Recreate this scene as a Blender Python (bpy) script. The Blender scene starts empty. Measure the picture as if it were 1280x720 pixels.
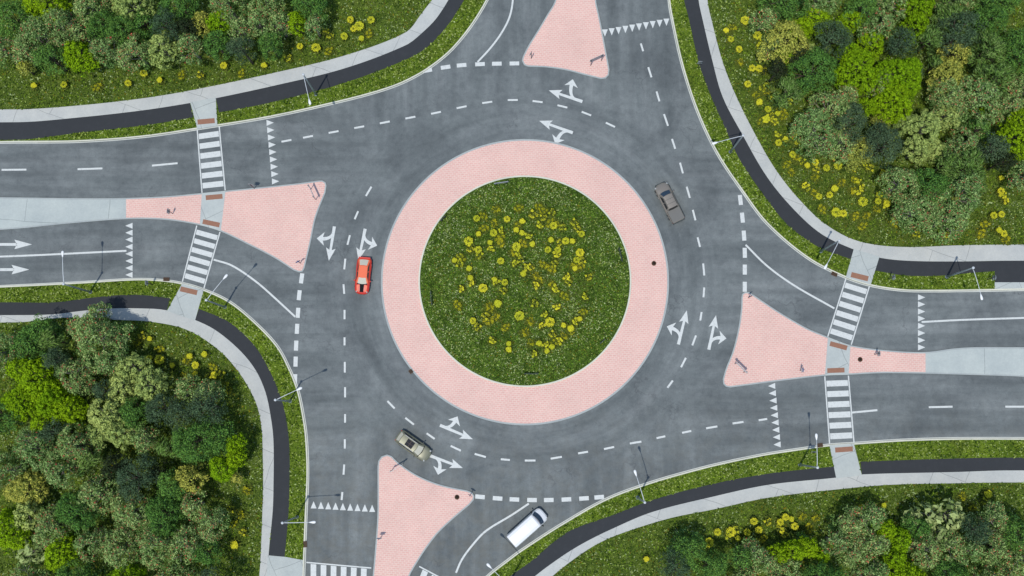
import bpy, bmesh, math, random
import numpy as np
from mathutils import Vector, Matrix
from mathutils.geometry import tessellate_polygon

# ------------------------------------------------------------------ camera
W, H, F = 1280.0, 720.0, 1530.0
CAM_H = 152.0
NADIR = (655.0, 526.0)
scene = bpy.context.scene
col = scene.collection
n = Vector((NADIR[0] - W / 2, -(NADIR[1] - H / 2), -F)).normalized()
Zc = -n
Xc = (Vector((1, 0, 0)) - n * n.x).normalized()
Yc = Zc.cross(Xc)
ROT = Matrix((Xc, Yc, Zc))


def ray(px, py):
    return ROT @ Vector((px - W / 2, -(py - H / 2), -F))


d0 = ray(656, 350.5)
CAM = Vector((-d0.x / -d0.z * CAM_H, -d0.y / -d0.z * CAM_H, CAM_H))


def P(px, py, z=0.0):
    d = ray(px, py)
    t = (CAM_H - z) / -d.z
    return Vector((CAM.x + d.x * t, CAM.y + d.y * t, z))


cd = bpy.data.cameras.new('camera')
cam = bpy.data.objects.new('camera', cd)
col.objects.link(cam)
cam.matrix_world = Matrix.Translation(CAM) @ ROT.to_4x4()
cd.sensor_width = 36.0
cd.lens = F / W * 36.0
cd.clip_start = 1.0
cd.clip_end = 6000.0
scene.camera = cam

# ------------------------------------------------------------------ light
SUN_EL = math.radians(73.0)
SX, SY = 0.48, 0.877            # ground direction in which shadows fall
world = bpy.data.worlds.new('World')
scene.world = world
world.use_nodes = True
wn = world.node_tree
sky = wn.nodes.new('ShaderNodeTexSky')
sky.sky_type = 'NISHITA'
sky.sun_disc = False
sky.sun_elevation = SUN_EL
sky.sun_rotation = math.atan2(-SX, -SY)
sky.air_density = 1.3
sky.dust_density = 0.6
wn.links.new(sky.outputs[0], wn.nodes['Background'].inputs[0])
wn.nodes['Background'].inputs[1].default_value = 0.12
sd = bpy.data.lights.new('sun', 'SUN')
sd.energy = 2.6
sd.angle = math.radians(0.6)
sd.color = (1.0, 0.95, 0.87)
sun = bpy.data.objects.new('sun', sd)
col.objects.link(sun)
sun.location = (0, 0, 120)
sun.rotation_euler = Vector((SX * math.cos(SUN_EL), SY * math.cos(SUN_EL), -math.sin(SUN_EL))).to_track_quat('-Z', 'Y').to_euler()
scene.view_settings.view_transform = 'Standard'
scene.view_settings.look = 'None'
scene.view_settings.exposure = 0.0
scene.view_settings.gamma = 1.0
random.seed(7)
rng = np.random.default_rng(11)

# ------------------------------------------------------------------ helpers


def tag(o, label=None, cat=None, group=None, kind=None):
    if label:
        o['label'] = label
    if cat:
        o['category'] = cat
    if group:
        o['group'] = group
    if kind:
        o['kind'] = kind
    return o


def empty(name, loc, rz=0.0):
    o = bpy.data.objects.new(name, None)
    o.empty_display_size = 0.3
    col.objects.link(o)
    o.location = loc
    o.rotation_euler = (0, 0, rz)
    return o


def link(name, me, parent=None):
    o = bpy.data.objects.new(name, me)
    col.objects.link(o)
    if parent is not None:
        o.parent = parent
    return o


class MB:
    def __init__(s):
        s.v, s.f, s.m, s.sm = [], [], [], []

    def add(s, vs, fs, mi=0, smooth=False):
        b = len(s.v)
        s.v += [tuple(v) for v in vs]
        for f in fs:
            s.f.append(tuple(b + i for i in f))
            s.m.append(mi)
            s.sm.append(smooth)

    def box(s, c, size, rz=0.0, mi=0, taper=1.0):
        hx, hy, hz = size[0] / 2, size[1] / 2, size[2] / 2
        vs = []
        ca, sa = math.cos(rz), math.sin(rz)
        for z, k in ((-hz, 1.0), (hz, taper)):
            for x, y in ((-hx, -hy), (hx, -hy), (hx, hy), (-hx, hy)):
                x2, y2 = x * k, y * k
                vs.append((c[0] + x2 * ca - y2 * sa, c[1] + x2 * sa + y2 * ca, c[2] + z))
        s.add(vs, [(0, 3, 2, 1), (4, 5, 6, 7), (0, 1, 5, 4), (1, 2, 6, 5), (2, 3, 7, 6), (3, 0, 4, 7)], mi)

    def tube(s, pts, rad, seg=10, mi=0):
        pts = [Vector(p) for p in pts]
        if not isinstance(rad, (list, tuple)):
            rad = [rad] * len(pts)
        rings = []
        for i, p in enumerate(pts):
            d = (pts[min(i + 1, len(pts) - 1)] - pts[max(i - 1, 0)]).normalized()
            u = d.cross(Vector((0.13, 0.27, 1.0)))
            if u.length < 1e-3 or abs(d.z) > 0.98:
                u = d.cross(Vector((0, 1, 0)))
            u.normalize()
            w = d.cross(u)
            rings.append([p + (u * math.cos(a) + w * math.sin(a)) * rad[i] for a in [2 * math.pi * k / seg for k in range(seg)]])
        vs = [v for r in rings for v in r]
        fs = []
        for i in range(len(pts) - 1):
            for k in range(seg):
                a, b = i * seg + k, i * seg + (k + 1) % seg
                fs.append((a, b, b + seg, a + seg))
        fs.append(tuple(range(seg))[::-1])
        fs.append(tuple((len(pts) - 1) * seg + k for k in range(seg)))
        s.add(vs, fs, mi, True)

    def build(s, name, mats, parent=None):
        me = bpy.data.meshes.new(name)
        me.from_pydata(s.v, [], s.f)
        for m in (mats if isinstance(mats, (list, tuple)) else [mats]):
            me.materials.append(m)
        me.polygons.foreach_set('material_index', s.m)
        me.polygons.foreach_set('use_smooth', s.sm)
        me.validate()
        bm = bmesh.new()
        bm.from_mesh(me)
        bmesh.ops.recalc_face_normals(bm, faces=bm.faces)
        bm.to_mesh(me)
        bm.free()
        me.update()
        return link(name, me, parent)


def catmull(pts, step=3.0):
    """smooth curve through picture-plan points"""
    out = []
    n_ = len(pts)
    for i in range(n_ - 1):
        p0 = pts[max(i - 1, 0)]
        p1, p2 = pts[i], pts[i + 1]
        p3 = pts[min(i + 2, n_ - 1)]
        L = math.dist(p1, p2)
        k = max(1, min(60, int(L / step)))
        # centripetal-ish: clamp tangents
        for j in range(k):
            t = j / k
            l0 = max(math.dist(p0, p1), 1e-3)
            l2 = max(math.dist(p2, p3), 1e-3)
            m1 = [((p2[a] - p0[a]) / (L + l0)) * L if i > 0 else (p2[a] - p1[a]) for a in (0, 1)]
            m2 = [((p3[a] - p1[a]) / (L + l2)) * L if i < n_ - 2 else (p2[a] - p1[a]) for a in (0, 1)]
            h00, h10, h01, h11 = 2 * t**3 - 3 * t**2 + 1, t**3 - 2 * t**2 + t, -2 * t**3 + 3 * t**2, t**3 - t**2
            out.append(tuple(h00 * p1[a] + h10 * m1[a] + h01 * p2[a] + h11 * m2[a] for a in (0, 1)))
    out.append(tuple(pts[-1]))
    return out


def wpts(pts, z=0.0):
    return [Vector((P(x, y).x, P(x, y).y, z)) for x, y in pts]


def wcurve(pts, z=0.0, step=3.0):
    return wpts(catmull(pts, step), z)


def resample(pts, k):
    d = [0.0]
    for a, b in zip(pts[:-1], pts[1:]):
        d.append(d[-1] + (b - a).length)
    xs = np.linspace(0, d[-1], k)
    arr = np.array([[p.x, p.y] for p in pts])
    return [Vector((np.interp(x, d, arr[:, 0]), np.interp(x, d, arr[:, 1]), pts[0].z)) for x in xs]


def strip(name, A, B, z, mat, parent=None, depth=0.0, k=None):
    """surface between two plan curves; depth > 0 gives it sides"""
    k = k or max(len(A), len(B))
    A, B = resample(A, k), resample(B, k)
    mb = MB()
    vs = [(p.x, p.y, z) for p in A] + [(p.x, p.y, z) for p in B]
    fs = [(i, i + 1, k + i + 1, k + i) for i in range(k - 1)]
    mb.add(vs, fs)
    if depth:
        for E in (A, B):
            mb.add([(p.x, p.y, z) for p in E] + [(p.x, p.y, z - depth) for p in E], fs)
        for i in (0, k - 1):
            mb.add([(A[i].x, A[i].y, z), (B[i].x, B[i].y, z), (B[i].x, B[i].y, z - depth), (A[i].x, A[i].y, z - depth)], [(0, 1, 2, 3)])
    return mb.build(name, mat, parent)


def offset(pts, d, closed=False):
    out = []
    n_ = len(pts)
    for i, p in enumerate(pts):
        a = pts[(i - 1) % n_] if (closed or i > 0) else pts[i]
        b = pts[(i + 1) % n_] if (closed or i < n_ - 1) else pts[i]
        t = (b - a)
        t.z = 0
        if t.length < 1e-6:
            t = Vector((1, 0, 0))
        t.normalize()
        out.append(Vector((p.x - t.y * d, p.y + t.x * d, p.z)))
    return out


def area(pts):
    return 0.5 * sum(a.x * b.y - b.x * a.y for a, b in zip(pts, pts[1:] + pts[:1]))


def poly(name, pts, z, mat, parent=None, depth=0.0, mb=None):
    own = mb is None
    mb = mb or MB()
    pts = [Vector((p[0], p[1], z)) for p in pts]
    if area(pts) < 0:
        pts = pts[::-1]
    tris = tessellate_polygon([pts])
    fs = []
    for a, b, c in tris:
        if (pts[b] - pts[a]).cross(pts[c] - pts[a]).z < 0:
            a, b, c = a, c, b
        fs.append((a, b, c))
    mb.add(pts, fs)
    if depth:
        k = len(pts)
        vs = pts + [p - Vector((0, 0, depth)) for p in pts]
        mb.add(vs, [(i, k + i, k + (i + 1) % k, (i + 1) % k) for i in range(k)])
    if own:
        return mb.build(name, mat, parent)


def clip(pts, a, b):
    """keep the side to the right of line a -> b"""
    out = []
    n_ = len(pts)

    def sd_(p):
        return (b.y - a.y) * (p.x - a.x) - (b.x - a.x) * (p.y - a.y)
    for i in range(n_):
        p, q = pts[i], pts[(i + 1) % n_]
        sp, sq = sd_(p), sd_(q)
        if sp >= 0:
            out.append(p)
        if (sp >= 0) != (sq >= 0):
            t = sp / (sp - sq)
            out.append(p.lerp(q, t))
    return out


# ------------------------------------------------------------------ materials
def mat(name, base, rough=0.8, metal=0.0, coat=0.0, spec=0.5):
    m = bpy.data.materials.new(name)
    m.use_nodes = True
    b = m.node_tree.nodes['Principled BSDF']
    b.inputs['Base Color'].default_value = (*base, 1)
    b.inputs['Roughness'].default_value = rough
    b.inputs['Metallic'].default_value = metal
    b.inputs['Coat Weight'].default_value = coat
    b.inputs['Specular IOR Level'].default_value = spec
    return m


class NT:
    """small node-tree writer"""

    def __init__(s, m):
        s.t = m.node_tree
        s.b = s.t.nodes['Principled BSDF']
        s.co = s.t.nodes.new('ShaderNodeTexCoord').outputs['Object']

    def nd(s, typ, **kw):
        x = s.t.nodes.new(typ)
        for k_, v in kw.items():
            setattr(x, k_, v)
        return x

    def put(s, sock, v):
        if isinstance(v, bpy.types.NodeSocket):
            s.t.links.new(v, sock)
        else:
            sock.default_value = v

    def noise(s, scale, detail=4, rough=0.6, vec=None, dist=0.0):
        x = s.nd('ShaderNodeTexNoise')
        s.put(x.inputs['Vector'], vec or s.co)
        x.inputs['Scale'].default_value = scale
        x.inputs['Detail'].default_value = detail
        x.inputs['Roughness'].default_value = rough
        x.inputs['Distortion'].default_value = dist
        return x.outputs['Fac']

    def ramp(s, fac, stops):
        x = s.nd('ShaderNodeValToRGB')
        s.put(x.inputs[0], fac)
        el = x.color_ramp.elements
        while len(el) < len(stops):
            el.new(0.5)
        for e, (p, c) in zip(el, stops):
            e.position = p
            e.color = (*c, 1) if len(c) == 3 else c
        return x.outputs[0]

    def g(s, fac, a, b, lo=0.0, hi=1.0):
        x = s.nd('ShaderNodeMapRange')
        s.put(x.inputs[0], fac)
        x.inputs[1].default_value = a
        x.inputs[2].default_value = b
        x.inputs[3].default_value = lo
        x.inputs[4].default_value = hi
        return x.outputs[0]

    def mix(s, f, a, b, mode='MIX'):
        x = s.nd('ShaderNodeMix', data_type='RGBA', blend_type=mode)
        s.put(x.inputs[0], f)
        s.put(x.inputs[6], a if isinstance(a, bpy.types.NodeSocket) else (*a, 1))
        s.put(x.inputs[7], b if isinstance(b, bpy.types.NodeSocket) else (*b, 1))
        return x.outputs[2]

    def math(s, op, a, b=0.0):
        x = s.nd('ShaderNodeMath', operation=op)
        s.put(x.inputs[0], a)
        s.put(x.inputs[1], b)
        return x.outputs[0]

    def mapping(s, scale=(1, 1, 1), rot=0.0, vec=None):
        x = s.nd('ShaderNodeMapping')
        s.put(x.inputs[0], vec or s.co)
        x.inputs['Scale'].default_value = scale
        x.inputs['Rotation'].default_value = (0, 0, rot)
        return x.outputs[0]

    def color(s, c):
        s.put(s.b.inputs['Base Color'], c)

    def bump(s, h, strength=0.4, dist=0.05):
        x = s.nd('ShaderNodeBump')
        x.inputs['Strength'].default_value = strength
        x.inputs['Distance'].default_value = dist
        s.put(x.inputs['Height'], h)
        s.t.links.new(x.outputs[0], s.b.inputs['Normal'])


def asphalt():
    m = mat('asphalt', (0.15, 0.17, 0.18), 0.85)
    t = NT(m)
    sep = t.nd('ShaderNodeSeparateXYZ')
    t.put(sep.inputs[0], t.co)
    x, y = sep.outputs[0], sep.outputs[1]
    r = t.math('SQRT', t.math('ADD', t.math('MULTIPLY', x, x), t.math('MULTIPLY', y, y)))
    ang = t.math('ARCTAN2', y, x)
    comb = t.nd('ShaderNodeCombineXYZ')
    t.put(comb.inputs[0], t.math('MULTIPLY', r, 0.50))
    t.put(comb.inputs[1], t.math('MULTIPLY', ang, 1.1))
    pol = t.noise(1.0, 5, 0.6, comb.outputs[0])                    # worn bands round the circle
    hor = t.noise(1.0, 5, 0.6, t.mapping((0.045, 0.42, 1)))        # along the east-west arms
    ver = t.noise(1.0, 5, 0.6, t.mapping((0.42, 0.045, 1)))
    a1 = t.g(t.math('SUBTRACT', t.math('ABSOLUTE', x), t.math('ABSOLUTE', y)), -6, 6)
    arm = t.mix(a1, ver, hor)
    w = t.g(r, 21, 27)
    band = t.mix(w, pol, arm)
    patch = t.noise(0.13, 6, 0.62, dist=0.6)
    fine = t.noise(1.1, 8, 0.75)
    grain = t.noise(7.0, 3, 0.8)
    c = t.ramp(band, [(0.28, (0.125, 0.140, 0.142)), (0.46, (0.163, 0.180, 0.181)), (0.60, (0.205, 0.222, 0.222)), (0.74, (0.235, 0.25, 0.248))])
    c = t.mix(t.g(patch, 0.35, 0.66), c, (0.185, 0.205, 0.218), 'MIX') if False else t.mix(0.55, c, t.ramp(patch, [(0.36, (0.60, 0.61, 0.63)), (0.5, (1.0, 1.0, 1.0)), (0.63, (1.3, 1.29, 1.27))]), 'MULTIPLY')
    c = t.mix(0.8, c, t.ramp(fine, [(0.3, (0.70, 0.71, 0.72)), (0.5, (1.0, 1.0, 1.0)), (0.72, (1.24, 1.23, 1.21))]), 'MULTIPLY')
    c = t.mix(0.5, c, t.ramp(grain, [(0.3, (0.78, 0.78, 0.78)), (0.7, (1.2, 1.2, 1.2))]), 'MULTIPLY')
    # wheel paths: darker rubbered bands broken up by noise
    wp = t.math('SINE', t.math('MULTIPLY', r, 3.35))
    wpx = t.math('SINE', t.math('MULTIPLY', x, 3.35))
    wpy = t.math('SINE', t.math('MULTIPLY', y, 3.35))
    lane = t.mix(w, wp, t.mix(a1, wpx, wpy))
    lane = t.math('MULTIPLY', t.g(lane, 0.0, 0.9), t.g(t.noise(0.11, 3, 0.5), 0.42, 0.62))
    c = t.mix(t.math('MULTIPLY', lane, 0.30), c, (0.105, 0.115, 0.118))
    # oil spots and small patches
    spot = t.g(t.noise(0.9, 6, 0.85, dist=0.4), 0.60, 0.70)
    c = t.mix(t.math('MULTIPLY', spot, 0.45), c, (0.085, 0.09, 0.09))
    # brownish grime towards the southern arm
    br = t.math('MULTIPLY', t.g(y, -12, -32), t.g(t.noise(0.5, 6, 0.8), 0.42, 0.66))
    c = t.mix(t.math('MULTIPLY', br, 0.6), c, (0.175, 0.165, 0.135))
    c = t.mix(1.0, c, (0.845, 0.875, 0.885), 'MULTIPLY')
    # crazing and sealed cracks
    vo = t.nd('ShaderNodeTexVoronoi', feature='DISTANCE_TO_EDGE')
    wob = t.nd('ShaderNodeVectorMath', operation='ADD')
    nn = t.nd('ShaderNodeTexNoise')
    t.put(nn.inputs['Vector'], t.co)
    nn.inputs['Scale'].default_value = 0.5
    nn.inputs['Detail'].default_value = 6
    sc = t.nd('ShaderNodeVectorMath', operation='SCALE')
    t.put(sc.inputs[0], nn.outputs['Color'])
    sc.inputs['Scale'].default_value = 5.0
    t.put(wob.inputs[0], t.co)
    t.put(wob.inputs[1], sc.outputs[0])
    t.put(vo.inputs['Vector'], wob.outputs[0])
    vo.inputs['Scale'].default_value = 0.095
    ck = t.g(vo.outputs['Distance'], 0.0, 0.009, 1.0, 0.0)
    ck = t.math('MULTIPLY', ck, t.g(t.noise(0.09, 2), 0.48, 0.6))
    c = t.mix(t.math('MULTIPLY', ck, 0.5), c, (0.06, 0.065, 0.07))
    t.color(c)
    t.bump(grain, 0.25, 0.02)
    return m


def grass_mat(name, dark, mid, light, speck, density, fine=9.0):
    m = mat(name, mid, 0.9, spec=0.2)
    t = NT(m)
    a = t.noise(0.35, 6, 0.7)
    b = t.noise(fine, 4, 0.8)
    c = t.ramp(b, [(0.38, dark), (0.5, mid), (0.62, light)])
    c = t.mix(0.75, c, t.ramp(t.noise(2.2, 4, 0.7), [(0.34, (0.5, 0.55, 0.5)), (0.5, (1, 1, 1)), (0.66, (1.45, 1.35, 1.3))]), 'MULTIPLY')
    c = t.mix(0.8, c, t.ramp(a, [(0.3, (0.62, 0.68, 0.6)), (0.5, (1, 1, 1)), (0.68, (1.35, 1.25, 1.15))]), 'MULTIPLY')
    c = t.mix(t.math('MULTIPLY', t.g(t.noise(0.22, 3), 0.55, 0.75), 0.35), c, (0.10, 0.095, 0.018))
    vo = t.nd('ShaderNodeTexVoronoi')
    t.put(vo.inputs['Vector'], t.co)
    vo.inputs['Scale'].default_value = 3.6
    sp = t.math('MULTIPLY', t.g(vo.outputs['Distance'], 0.26, 0.34, 1.0, 0.0), t.g(t.noise(0.5, 4, 0.7), 0.62 - density, 0.76 - density))
    c = t.mix(sp, c, speck)
    t.color(c)
    t.bump(b, 0.9, 0.12)
    return m


def concrete(name, base, brick=None, rot=0.0):
    m = mat(name, base, 0.8)
    t = NT(m)
    a = t.noise(0.35, 6, 0.65)
    b = t.noise(5.0, 5, 0.75)
    c = t.mix(1.0, base, t.ramp(a, [(0.3, (0.87, 0.88, 0.9)), (0.7, (1.07, 1.06, 1.05))]), 'MULTIPLY')
    c = t.mix(0.6, c, t.ramp(b, [(0.3, (0.86, 0.87, 0.88)), (0.7, (1.1, 1.1, 1.1))]), 'MULTIPLY')
    if brick:
        wob = t.nd('ShaderNodeVectorMath', operation='ADD')
        nn = t.nd('ShaderNodeTexNoise')
        nn.inputs['Scale'].default_value = 0.18
        t.put(nn.inputs['Vector'], t.co)
        sc = t.nd('ShaderNodeVectorMath', operation='SCALE')
        t.put(sc.inputs[0], nn.outputs['Color'])
        sc.inputs['Scale'].default_value = 0.9
        t.put(wob.inputs[0], t.co)
        t.put(wob.inputs[1], sc.outputs[0])
        k = t.nd('ShaderNodeTexBrick')
        t.put(k.inputs['Vector'], t.mapping((1, 1, 1), rot, wob.outputs[0]))
        k.inputs['Scale'].default_value = 1.0
        k.inputs['Brick Width'].default_value = brick[0]
        k.inputs['Row Height'].default_value = brick[1]
        k.inputs['Mortar Size'].default_value = 0.035
        k.inputs['Color1'].default_value = (1, 1, 1, 1)
        k.inputs['Color2'].default_value = (0.95, 0.955, 0.96, 1)
        k.inputs['Mortar'].default_value = (0.55, 0.56, 0.57, 1)
        c = t.mix(0.85, c, k.outputs['Color'], 'MULTIPLY')
    t.color(c)
    return m


def paving():
    m = mat('pink_paving', (0.8, 0.5, 0.46), 0.8)
    t = NT(m)
    k = t.nd('ShaderNodeTexBrick')
    t.put(k.inputs['Vector'], t.mapping((1, 1, 1), math.radians(4)))
    k.inputs['Scale'].default_value = 1.0
    k.inputs['Brick Width'].default_value = 0.50
    k.inputs['Row Height'].default_value = 0.25
    k.inputs['Mortar Size'].default_value = 0.05
    k.inputs['Mortar Smooth'].default_value = 0.4
    k.inputs['Bias'].default_value = -0.1
    k.inputs['Color1'].default_value = (0.76, 0.435, 0.375, 1)
    k.inputs['Color2'].default_value = (0.79, 0.49, 0.42, 1)
    k.inputs['Mortar'].default_value = (0.81, 0.61, 0.52, 1)
    c = k.outputs['Color']
    c = t.mix(0.7, c, t.ramp(t.noise(0.25, 6, 0.65), [(0.3, (0.86, 0.86, 0.87)), (0.7, (1.05, 1.04, 1.04))]), 'MULTIPLY')
    c = t.mix(0.5, c, t.ramp(t.noise(4.0, 4, 0.7), [(0.3, (0.88, 0.88, 0.88)), (0.7, (1.08, 1.08, 1.08))]), 'MULTIPLY')
    sc_ = t.g(t.noise(1.0, 6, 0.75, t.mapping((0.5, 0.5, 1))), 0.54, 0.74)
    c = t.mix(t.math('MULTIPLY', sc_, 0.28), c, (0.55, 0.40, 0.36))
    t.color(c)
    return m


def worn(name, base, wear, rough=0.7, scale=2.0, amount=0.35):
    m = mat(name, base, rough)
    t = NT(m)
    f = t.g(t.noise(scale, 8, 0.8), 0.5, 0.72)
    c = t.mix(t.math('MULTIPLY', f, amount), base, wear)
    t.color(c)
    return m


def leafmat(name, base, var=0.35, hue=None):
    m = mat(name, base, 0.8, spec=0.08)
    t = NT(m)
    geo = t.nd('ShaderNodeNewGeometry')
    rnd = geo.outputs['Random Per Island']
    lo = tuple(c * (1 - var) for c in base)
    hi = hue or tuple(min(1, c * (1 + var)) for c in base)
    c = t.ramp(rnd, [(0.0, lo), (0.5, base), (1.0, hi)])
    oi = t.nd('ShaderNodeObjectInfo')
    c = t.mix(1.0, c, t.ramp(oi.outputs['Random'], [(0.0, (0.84, 0.9, 0.88)), (1.0, (1.14, 1.08, 1.05))]), 'MULTIPLY')
    t.color(c)
    return m


M = {}
M['asphalt'] = asphalt()
M['meadow'] = grass_mat('meadow_grass', (0.022, 0.045, 0.006), (0.075, 0.125, 0.013), (0.18, 0.245, 0.04), (0.34, 0.41, 0.19), 0.10)
M['verge'] = grass_mat('verge_grass', (0.03, 0.065, 0.006), (0.105, 0.175, 0.012), (0.20, 0.275, 0.03), (0.42, 0.49, 0.20), 0.14)
M['island'] = grass_mat('island_grass', (0.018, 0.05, 0.008), (0.065, 0.125, 0.015), (0.14, 0.205, 0.035), (0.33, 0.39, 0.21), 0.14)
M['walk'] = concrete('pavement_concrete', (0.53, 0.545, 0.515), (8.5, 4.3), 0.35)
M['pad'] = concrete('ramp_concrete', (0.49, 0.53, 0.505), (4.0, 3.4), 1.2)
M['median'] = concrete('median_concrete', (0.48, 0.53, 0.505), (10.5, 4.4), 0.06)
M['kerb'] = concrete('kerb_concrete', (0.68, 0.68, 0.56))
M['gutter'] = concrete('gutter_concrete', (0.58, 0.60, 0.55))
M['kerb_dull'] = concrete('kerb_dull_concrete', (0.40, 0.44, 0.43))
M['pink'] = paving()
M['path'] = worn('dark_path_asphalt', (0.029, 0.033, 0.038), (0.040, 0.044, 0.050), 0.85, 0.8, 0.8)
M['paint'] = worn('road_paint', (0.64, 0.67, 0.65), (0.30, 0.32, 0.32), 0.6, 3.0, 0.65)
M['tactile'] = worn('tactile_brick', (0.30, 0.145, 0.09), (0.38, 0.21, 0.15), 0.8, 3.0, 0.6)
M['iron'] = worn('rusty_iron', (0.075, 0.036, 0.014), (0.16, 0.09, 0.04), 0.7, 6.0, 0.7)
M['iron_dark'] = mat('iron_dark', (0.02, 0.014, 0.01), 0.6, 0.4)
M['soil'] = mat('bare_soil', (0.035, 0.03, 0.018), 0.95)

# ------------------------------------------------------------------ plan of the kerbs (traced on the ground plane)
KNE = [(832, -900), (833, -60), (836, 0), (839, 20), (853, 83), (873, 143), (897, 193), (927, 238), (959, 280), (1010, 323), (1057, 347), (1088, 357), (1127, 363), (1160, 364), (1240, 363), (1300, 362), (2200, 362)]
KSE = [(2200, 548), (1300, 548), (1193, 548), (1127, 550), (1067, 554), (1037, 556), (993, 562), (960, 567), (910, 577), (865, 588), (810, 604), (757, 624), (702, 655), (663, 680), (640, 696), (600, 730), (577, 775), (562, 840), (556, 1000), (556, 1700)]
KSW = [(379, 1700), (379, 760), (381, 690), (383, 640), (385, 590), (383, 545), (379, 517), (373, 489), (363, 463), (347, 433), (319, 403), (287, 377), (255, 362), (228, 354), (200, 350), (167, 349), (100, 353), (20, 357), (-60, 360), (-900, 362)]
KNW = [(-900, 180), (-60, 179), (20, 178), (100, 177), (180, 171), (255, 160), (340, 146), (430, 126), (478, 113), (507, 102), (537, 85), (567, 60), (597, 21), (618, -20), (630, -70), (636, -140), (637, -900)]
cNE, cSE, cSW, cNW = [wcurve(k, 0.0) for k in (KNE, KSE, KSW, KNW)]

# ground: one sheet to the horizon
gm = MB()
gm.add([(-2500, -2500, -0.06), (2500, -2500, -0.06), (2500, 2500, -0.06), (-2500, 2500, -0.06)], [(0, 1, 2, 3)])
tag(gm.build('ground', M['meadow']), 'grassy ground reaching to the horizon', 'ground', kind='structure')
road = poly('road', cNE + cSE + cSW + cNW, 0.0, M['asphalt'])
tag(road, 'grey asphalt of the multilane roundabout and its four arms', 'road', kind='structure')

far = 95.0


def block(name, line, corner, label):
    pts = list(line) + [Vector((*c, 0)) for c in corner]
    o = poly(name, pts, 0.10, M['meadow'], depth=0.16)
    return tag(o, label, 'meadow', kind='structure')


eN = cNE[0].y
eE = cNE[-1].x
eW = cSW[-1].x
eS = cSW[0].y
block('meadow', cNE, [(eE, eN)], 'flowering meadow and wood floor at the upper right corner')
block('meadow', cSE, [(eE, eS)], 'flowering meadow and wood floor at the lower right corner')
block('meadow', cSW, [(eW, eS)], 'flowering meadow and wood floor at the lower left corner')
block('meadow', cNW, [(eW, eN)], 'flowering meadow and wood floor at the upper left corner')
kl = ['upper right', 'lower right', 'lower left', 'upper left']
for c, nm in zip((cNE, cSE, cSW, cNW), kl):
    o = strip('kerb', c, offset(c, 0.17), 0.13, M['kerb'], depth=0.13)
    tag(o, 'pale concrete kerb curving round the %s corner of the roundabout' % nm, 'kerb', kind='structure')
    g_ = strip('gutter', offset(c, -0.03), offset(c, -0.16), 0.004, M['gutter'], road)
for o, nm in zip([o for o in col.objects if o.name.startswith('gutter')], kl):
    tag(o, 'narrow concrete gutter strip along the %s kerb' % nm)

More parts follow.
